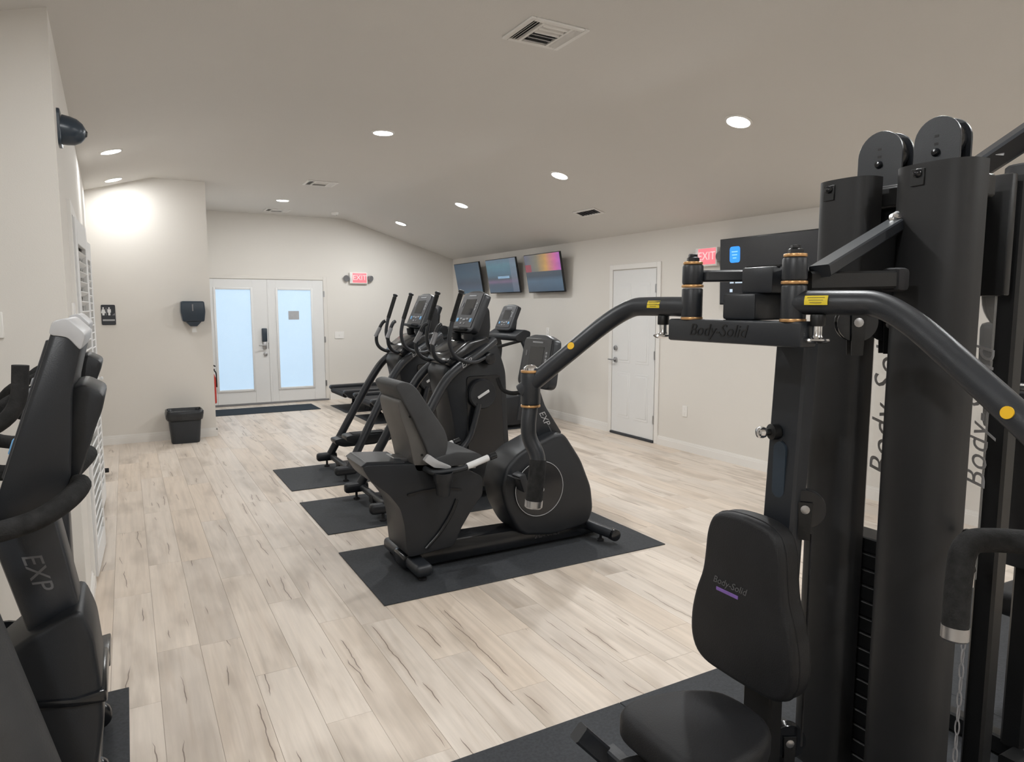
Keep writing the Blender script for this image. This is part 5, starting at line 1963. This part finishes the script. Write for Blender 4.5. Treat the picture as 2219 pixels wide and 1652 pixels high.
        cyl(bm, (2.02, yc_, 0.86), (2.02, yc_, 1.90), 0.004, 8)
        T.p('cable', bm, 'rubber_dark')
    # clear guards with upright lettering
    for (x, y0, y1, z0, z1) in ((2.115, 1.283, 1.372, 1.02, 1.58), (2.12, 1.022, 1.072, 0.98, 1.58)):
        bm = B()
        wbox(bm, x, x + 0.003, y0, y1, 0.78, z1 + 0.1)
        gp = T.p('clear_guard', bm, 'clear_acrylic')
        T.p('guard_lettering', text_bm('Body-Solid', 0.105 if y0 > 1.2 else 0.085, frame((x - 0.001, (y0 + y1) / 2 - 0.004, (z0 + z1) / 2 - 0.03), (0, 0, 1), (0, 1, 0)), 0.0004, 0.3, 1.1), 'logo_grey', gp, label='grey script lettering running upward')
    # pulleys and cables behind the pad
    for (c, ax, r) in (((1.60, 1.21, 1.022), (-0.8, -0.6, 0), 0.052), ((1.60, 1.235, 0.33), (-0.45, -0.9, 0), 0.05), ((1.66, 1.13, 1.53), (-0.6, -0.8, 0), 0.05), ((1.93, 1.215, 1.52), (-0.6, -0.8, 0), 0.05)):
        bm = B()
        a = Vector(ax).normalized()
        lathe(bm, Vector(c) - a * 0.014, a, [(r, 0), (r, 0.004), (r - 0.007, 0.010), (r - 0.007, 0.016), (r, 0.024), (r, 0.028), (0.012, 0.028)], 28)
        pu = T.p('pulley', bm, 'plastic_gloss')
        bm = B()
        lathe(bm, Vector(c) + a * 0.012, a, [(0.012, 0), (0.012, 0.01), (0.004, 0.012)], 12)
        T.p('pulley_axle', bm, 'steel_brushed', pu)
        bm = B()
        side = Vector((-a.y, a.x, 0))
        for q in (-1, 1):
            tt = bmesh.new()
            o_ = Vector(c) + a * q * 0.018
            pts = [o_ + side * -0.018 + Vector((0, 0, 0.02)), o_ + side * 0.018 + Vector((0, 0, 0.02)), o_ + side * 0.014 + Vector((0, 0, -0.085)), o_ + side * -0.014 + Vector((0, 0, -0.085))]
            v0 = [tt.verts.new(p_) for p_ in pts]
            v1 = [tt.verts.new(p_ + a * 0.003) for p_ in pts]
            tt.faces.new(v0)
            tt.faces.new(v1[::-1])
            for k in range(4):
                tt.faces.new((v0[k], v0[(k + 1) % 4], v1[(k + 1) % 4], v1[k]))
            bmesh.ops.recalc_face_normals(tt, faces=tt.faces)
            merge(bm, tt)
        T.p('pulley_bracket', bm, 'metal_black', pu)
    for a, b_ in (((1.59, 1.275, 0.33), (1.59, 1.275, 0.95)), ((1.61, 1.195, 0.33), (1.61, 1.195, 0.95)), ((2.03, 1.262, 0.84), (2.0, 1.240, 1.52))):
        bm = B()
        cyl(bm, a, b_, 0.0032, 8)
        T.p('cable', bm, 'rubber_dark')
    # chain of the low station
    bm = B()
    for k in range(22):
        z = 0.88 - k * 0.034
        n_ = 10
        pts = [(1.62 + (0.0045 * math.cos(2 * math.pi * j / n_) if k % 2 else 0), 0.797 + (0 if k % 2 else 0.0045 * math.cos(2 * math.pi * j / n_)), z + 0.019 * math.sin(2 * math.pi * j / n_)) for j in range(n_ + 1)]
        tube(bm, pts, 0.0018, 5)
    ch = T.p('chain', bm, 'sensor_grey')
    bm = B()
    tube(bm, [(1.62, 0.797, 0.89), (1.62, 0.797, 1.0)], 0.004, 8)
    tube(bm, [(1.61, 0.79, 0.99), (1.93, 0.960, 0.97)], 0.012, 10)
    T.p('chain_arm', bm, 'metal_black')


multi_gym()


# ------------------------------------------------------------------ second gym station at the right edge
def leg_press():
    T = Thing('leg_press_station', 'black cable station with rounded pad at right edge behind the multi gym', 'gym machine', (2.75, 1.15, 0.0095))
    T.loc = Vector((2.75, 1.15, 0.0))
    bm = B()
    tube(bm, [(2.50, 1.06, 0.04), (3.30, 1.06, 0.04)], 0.03, rect=(0.07, 0.056))
    tube(bm, [(2.62, 0.76, 0.04), (2.62, 1.36, 0.04)], 0.03, rect=(0.07, 0.056))
    T.p('base_frame', bm, 'metal_black')
    bm = B()
    prism(bm, rounded([(2.56, 1.02), (2.56, 1.255), (2.70, 1.275), (2.72, 1.00)], 0.06, 4), 'z', 0.70, 2.035, 0.006, 1)
    T.p('tower_cover', bm, 'shroud_black')
    bm = B()
    tube(bm, [(2.62, 1.10, 0.06), (2.62, 1.10, 0.72)], 0.03, rect=(0.07, 0.07))
    T.p('upright', bm, 'metal_black')
    bm = B()
    tube(bm, [(2.66, 1.38, 2.055), (2.58, 1.14, 2.15), (2.52, 0.95, 2.20)], 0.03, rect=(0.07, 0.085))
    ar = T.p('top_arm', bm, 'metal_charcoal')
    bm = B()
    box(bm, (2.585, 1.268, 2.085), (0.004, 0.025, 0.02), rot=Matrix.Rotation(0.25, 3, 'X'))
    T.p('label_tag', bm, 'logo_grey', ar)
    bm = B()
    lathe(bm, (2.54, 1.13, 1.60), (-0.8, -0.6, 0), [(0.13, 0), (0.13, 0.012), (0.118, 0.02), (0.05, 0.024), (0.001, 0.026)], 36)
    T.p('cam_disc', bm, 'plastic_gloss')
    bm = B()
    prism(bm, rounded([(1.01, 1.32), (1.235, 1.32), (1.24, 1.52), (1.01, 1.52)], 0.02, 2), 'x', 2.46, 2.54, 0.02, 2)
    prism(bm, rounded([(0.98, 1.14), (1.215, 1.17), (1.22, 1.32), (0.98, 1.32)], 0.02, 2), 'x', 2.47, 2.54, 0.02, 2)
    T.p('carriage', bm, 'plastic_black')
    bm = B()
    tube(bm, [(2.44, 1.20, 1.31), (2.40, 1.12, 1.32), (2.40, 0.98, 1.32)], 0.018, 12, 0.05)
    T.p('pull_handle', bm, 'chrome')
    bm = B()
    prism(bm, rounded([(2.56, 0.845), (2.60, 1.06), (2.66, 1.085), (2.71, 1.03), (2.69, 0.90), (2.62, 0.83)], 0.04, 3), 'y', 1.06, 1.225, 0.03, 3)
    T.p('thigh_pad', bm, 'vinyl_black')
    bm = B()
    cyl(bm, (2.540, 1.205, 1.86), (2.566, 1.205, 1.86), 0.008, 10)
    T.p('indicator', bm, 'orange_red')
    bm = B()
    prism(bm, rounded([(2.75, 0.98), (2.75, 1.30), (3.15, 1.28), (3.15, 1.0)], 0.06, 3), 'z', 0.44, 0.53, 0.025, 3)
    T.p('seat', bm, 'vinyl_black')
    bm = B()
    tube(bm, [(2.95, 1.10, 0.06), (2.95, 1.12, 0.45)], 0.03, rect=(0.06, 0.06))
    T.p('seat_post', bm, 'metal_black')


leg_press()
